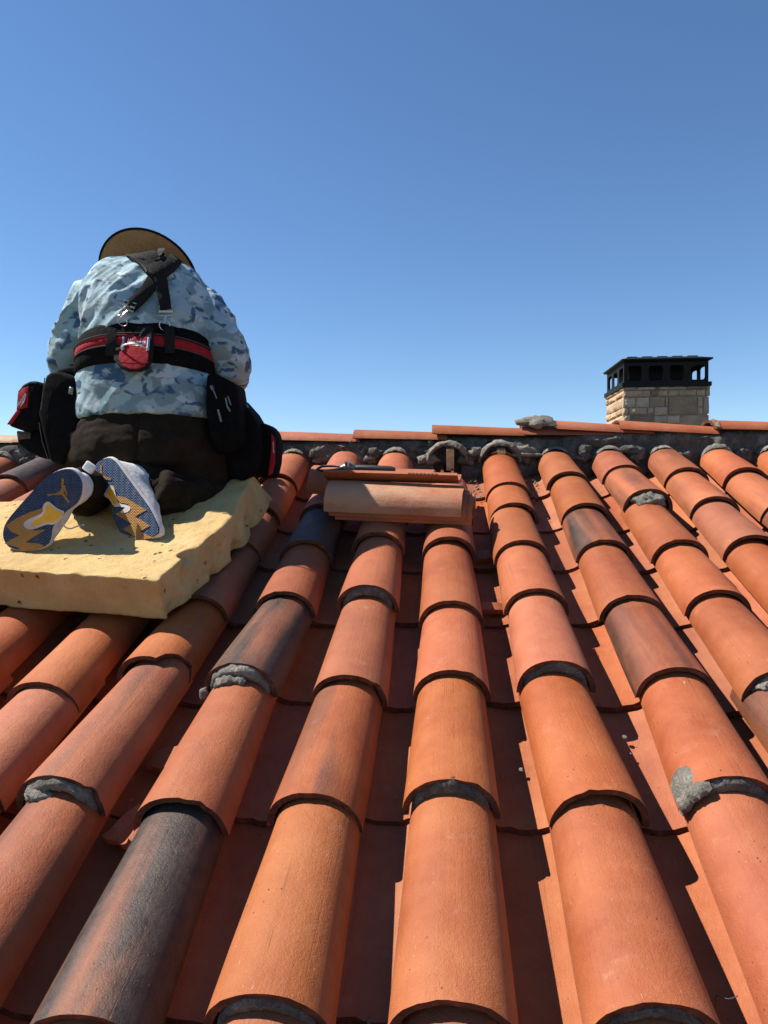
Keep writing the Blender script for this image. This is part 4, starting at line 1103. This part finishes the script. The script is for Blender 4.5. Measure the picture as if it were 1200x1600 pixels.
MB().add(loft(rg)).obj('suspender_yoke', WEB, man, 60)
def onS(px, py, o_): return surf(px, py, o_)[0]
MB().add(tube(smooth_path([onS(199, 404, .012), onS(213, 410, .014), onS(224, 424, .018), onS(231, 434, .02)], 5), .0028, 6)).obj('piping', TRIM, man)
MB().add(tube(smooth_path([onS(245, 397, .02), onS(244, 408, .03), onS(238, 416, .028)], 4), .003, 6)).obj('piping', TRIM, man)
strap([(249, 397), (249, 405), (250, 414)], 7, .004, TRIM, 'yoke_tab', man, .03, 5)
def frame_of(px4, th, name, parent, tree_off=.012):
    p = [onS(a, b, tree_off) for a, b in px4]
    MB().add(tube(p+[p[0], p[1]], th, 8, False)).obj(name, STEEL, parent)
for cx, cy, ang in ((201, 479, .32), (258, 487, .0)):
    ca_, sa_ = math.cos(ang), math.sin(ang)
    def rot(dx, dy): return (cx+dx*ca_-dy*sa_, cy+dx*sa_+dy*ca_)
    frame_of([rot(-11, -5.5), rot(11, -5.5), rot(11, 1), rot(-11, 1)], .0018, 'strap_buckle', man)
    frame_of([rot(-11, 2.5), rot(11, 2.5), rot(11, 8), rot(-11, 8)], .0018, 'strap_buckle', man)
    MB().add(tube(smooth_path([onS(*rot(0, 8), .014), onS(*rot(-1, 16), .016), onS(*rot(-2, 22), .016)], 4), .0032, 8)).obj('snap_hook', STEEL, man)
    c = onS(*rot(-1, 25), .016); e1 = onS(*rot(8, 25), .016)-c; e1.normalize(); e2 = Vector((0, -.35, .94))
    MB().add(tube([c+e1*math.cos(t*math.pi/8)*.016+e2*math.sin(t*math.pi/8)*.016 for t in range(17)], .0016, 6, False)).obj('d_ring', STEEL, man)

# pouches hanging from the belt: outline at a depth, real thickness
def pouch(pts, y, depth, lab, bev=.012, nrm=(0, 1, 0), mat=NYLON):
    o_ = bevelled('tool_pouch', slab([P(a, b, y) for a, b in pts], Vector(nrm).normalized(), depth), mat, man, bev, 3)
    o_['label'] = lab; return o_
def flat(pts, y, mat, name, parent, th=.003, nrm=(0, 1, 0)):
    return bevelled(name, slab([P(a, b, y) for a, b in pts], Vector(nrm).normalized(), th), mat, parent, th*.3, 1)
pA = pouch([(70, 586), (80, 580), (96, 581), (116, 589), (123, 605), (122, 650), (112, 700), (94, 727), (76, 720), (62, 660), (59, 645), (66, 606)], 1.90, .12, 'tall black pouch at the left hip')
for l in ([(70, 590), (64, 640)], [(61, 660), (66, 690), (75, 717)]): MB().add(tube([P(a, b, 1.897) for a, b in l], .0016, 6)).obj('piping', TRIM, pA)
flat([(108, 604), (115, 606), (113, 617), (106, 615)], 1.896, DIRTY, 'zip_pull', pA, .004)
pS = pouch([(82, 586), (90, 576), (116, 570), (134, 575), (136, 596), (124, 604), (96, 590)], 1.96, .05, 'black flap joining left pouch and belt', .01)
pB = pouch([(26, 614), (34, 601), (46, 595), (58, 595), (67, 602), (65, 640), (59, 668), (42, 676), (12, 665), (24, 642)], 1.94, .11, 'black pouch with red badge at far left', .009)
flat([(28, 615), (34, 607), (45, 603), (43, 636), (26, 641)], 1.936, RED, 'badge', pB)
flat([(10, 663), (24, 643), (30, 640), (31, 644), (16, 664)], 1.935, RED, 'red_flap', pB, .006)
text_mesh('Milwaukee', 0, 0, 0, 0, lambda u, w_: P(27.5+12.5*u-3.0*w_+1.2, 637-22*u-4.5*w_+1.5*u, 1.9345), WHITE, 'lettering', pB, .2)
MB().add(slab([P(a, b, 1.9345) for a, b in [(31, 637), (36, 626), (35.5, 629), (41, 617), (36.5, 631), (36.8, 628.5)]], Vector((0, 1, 0)), .0008)).obj('lightning_underline', WHITE, pB, 0)
MB().add(tube([P(29, 613, 1.94), P(36, 604, 1.94), P(47, 598, 1.94), P(58, 598, 1.94)], .0022, 6)).obj('piping', TRIM, pB)
pC = pouch([(24, 672), (40, 676), (58, 672), (68, 690), (74, 718), (60, 714), (44, 706), (27, 692)], 1.96, .10, 'small black pouch hanging under the badge pouch', .008)
flat([(27, 674), (48, 674), (47, 685), (28, 687)], 1.955, TRIM, 'flap', pC, .004)
pD = pouch([(322, 584), (334, 582), (350, 590), (368, 600), (374, 640), (376, 690), (360, 708), (338, 706), (326, 680), (320, 630)], 1.90, .12, 'black tool pouch at the right hip holding screwdrivers')
for l, r_ in (([(330, 603), (333, 609)], .0058), ([(333, 608), (339, 623)], .0028), ([(341, 640), (346, 659)], .0042), ([(353, 622), (355, 634), (360, 643)], .0034), ([(356, 619), (361, 633)], .0024)):
    MB().add(tube([P(a, b, 1.893) for a, b in l], r_, 8)).obj('tool_shank', DIRTY, pD)
flat([(343, 664), (372, 660), (376, 664), (374, 690), (346, 694)], 1.894, NYLON, 'pocket', pD, .010)
pE = pouch([(352, 612), (372, 622), (390, 642), (402, 662), (406, 700), (400, 738), (378, 752), (356, 744), (346, 700)], 1.97, .14, 'large black pouch right of the screwdriver pouch', .014)
flat([(372, 632), (378, 626), (388, 634), (384, 640)], 1.99, DIRTY, 'tape_measure_clip', pE, .02)
pF = pouch([(402, 666), (410, 660), (420, 664), (429, 674), (433, 692), (431, 722), (426, 744), (408, 748), (402, 730)], 2.03, .10, 'rounded black pouch with red side at far right', .01)
flat([(424, 676), (430, 688), (430, 722), (426, 740), (419, 744), (422, 716), (424, 696)], 2.026, RED, 'red_side', pF)
text_mesh('Milwaukee', 0, 0, 0, 0, lambda u, w_: P(426.5+2.2*w_-.5*u, 708-18*u, 2.0225), WHITE, 'lettering', pF, .2)
# strap from left pouch up to the shoulder side
MB().add(loft([[P(126+dx, y_, 1.98+dy) for dx, dy in ((-3, 0), (3, -.004), (3, .0), (-3, .004))] for y_ in (588, 572, 552, 540)])).obj('pouch_strap', WEB, man, 30)
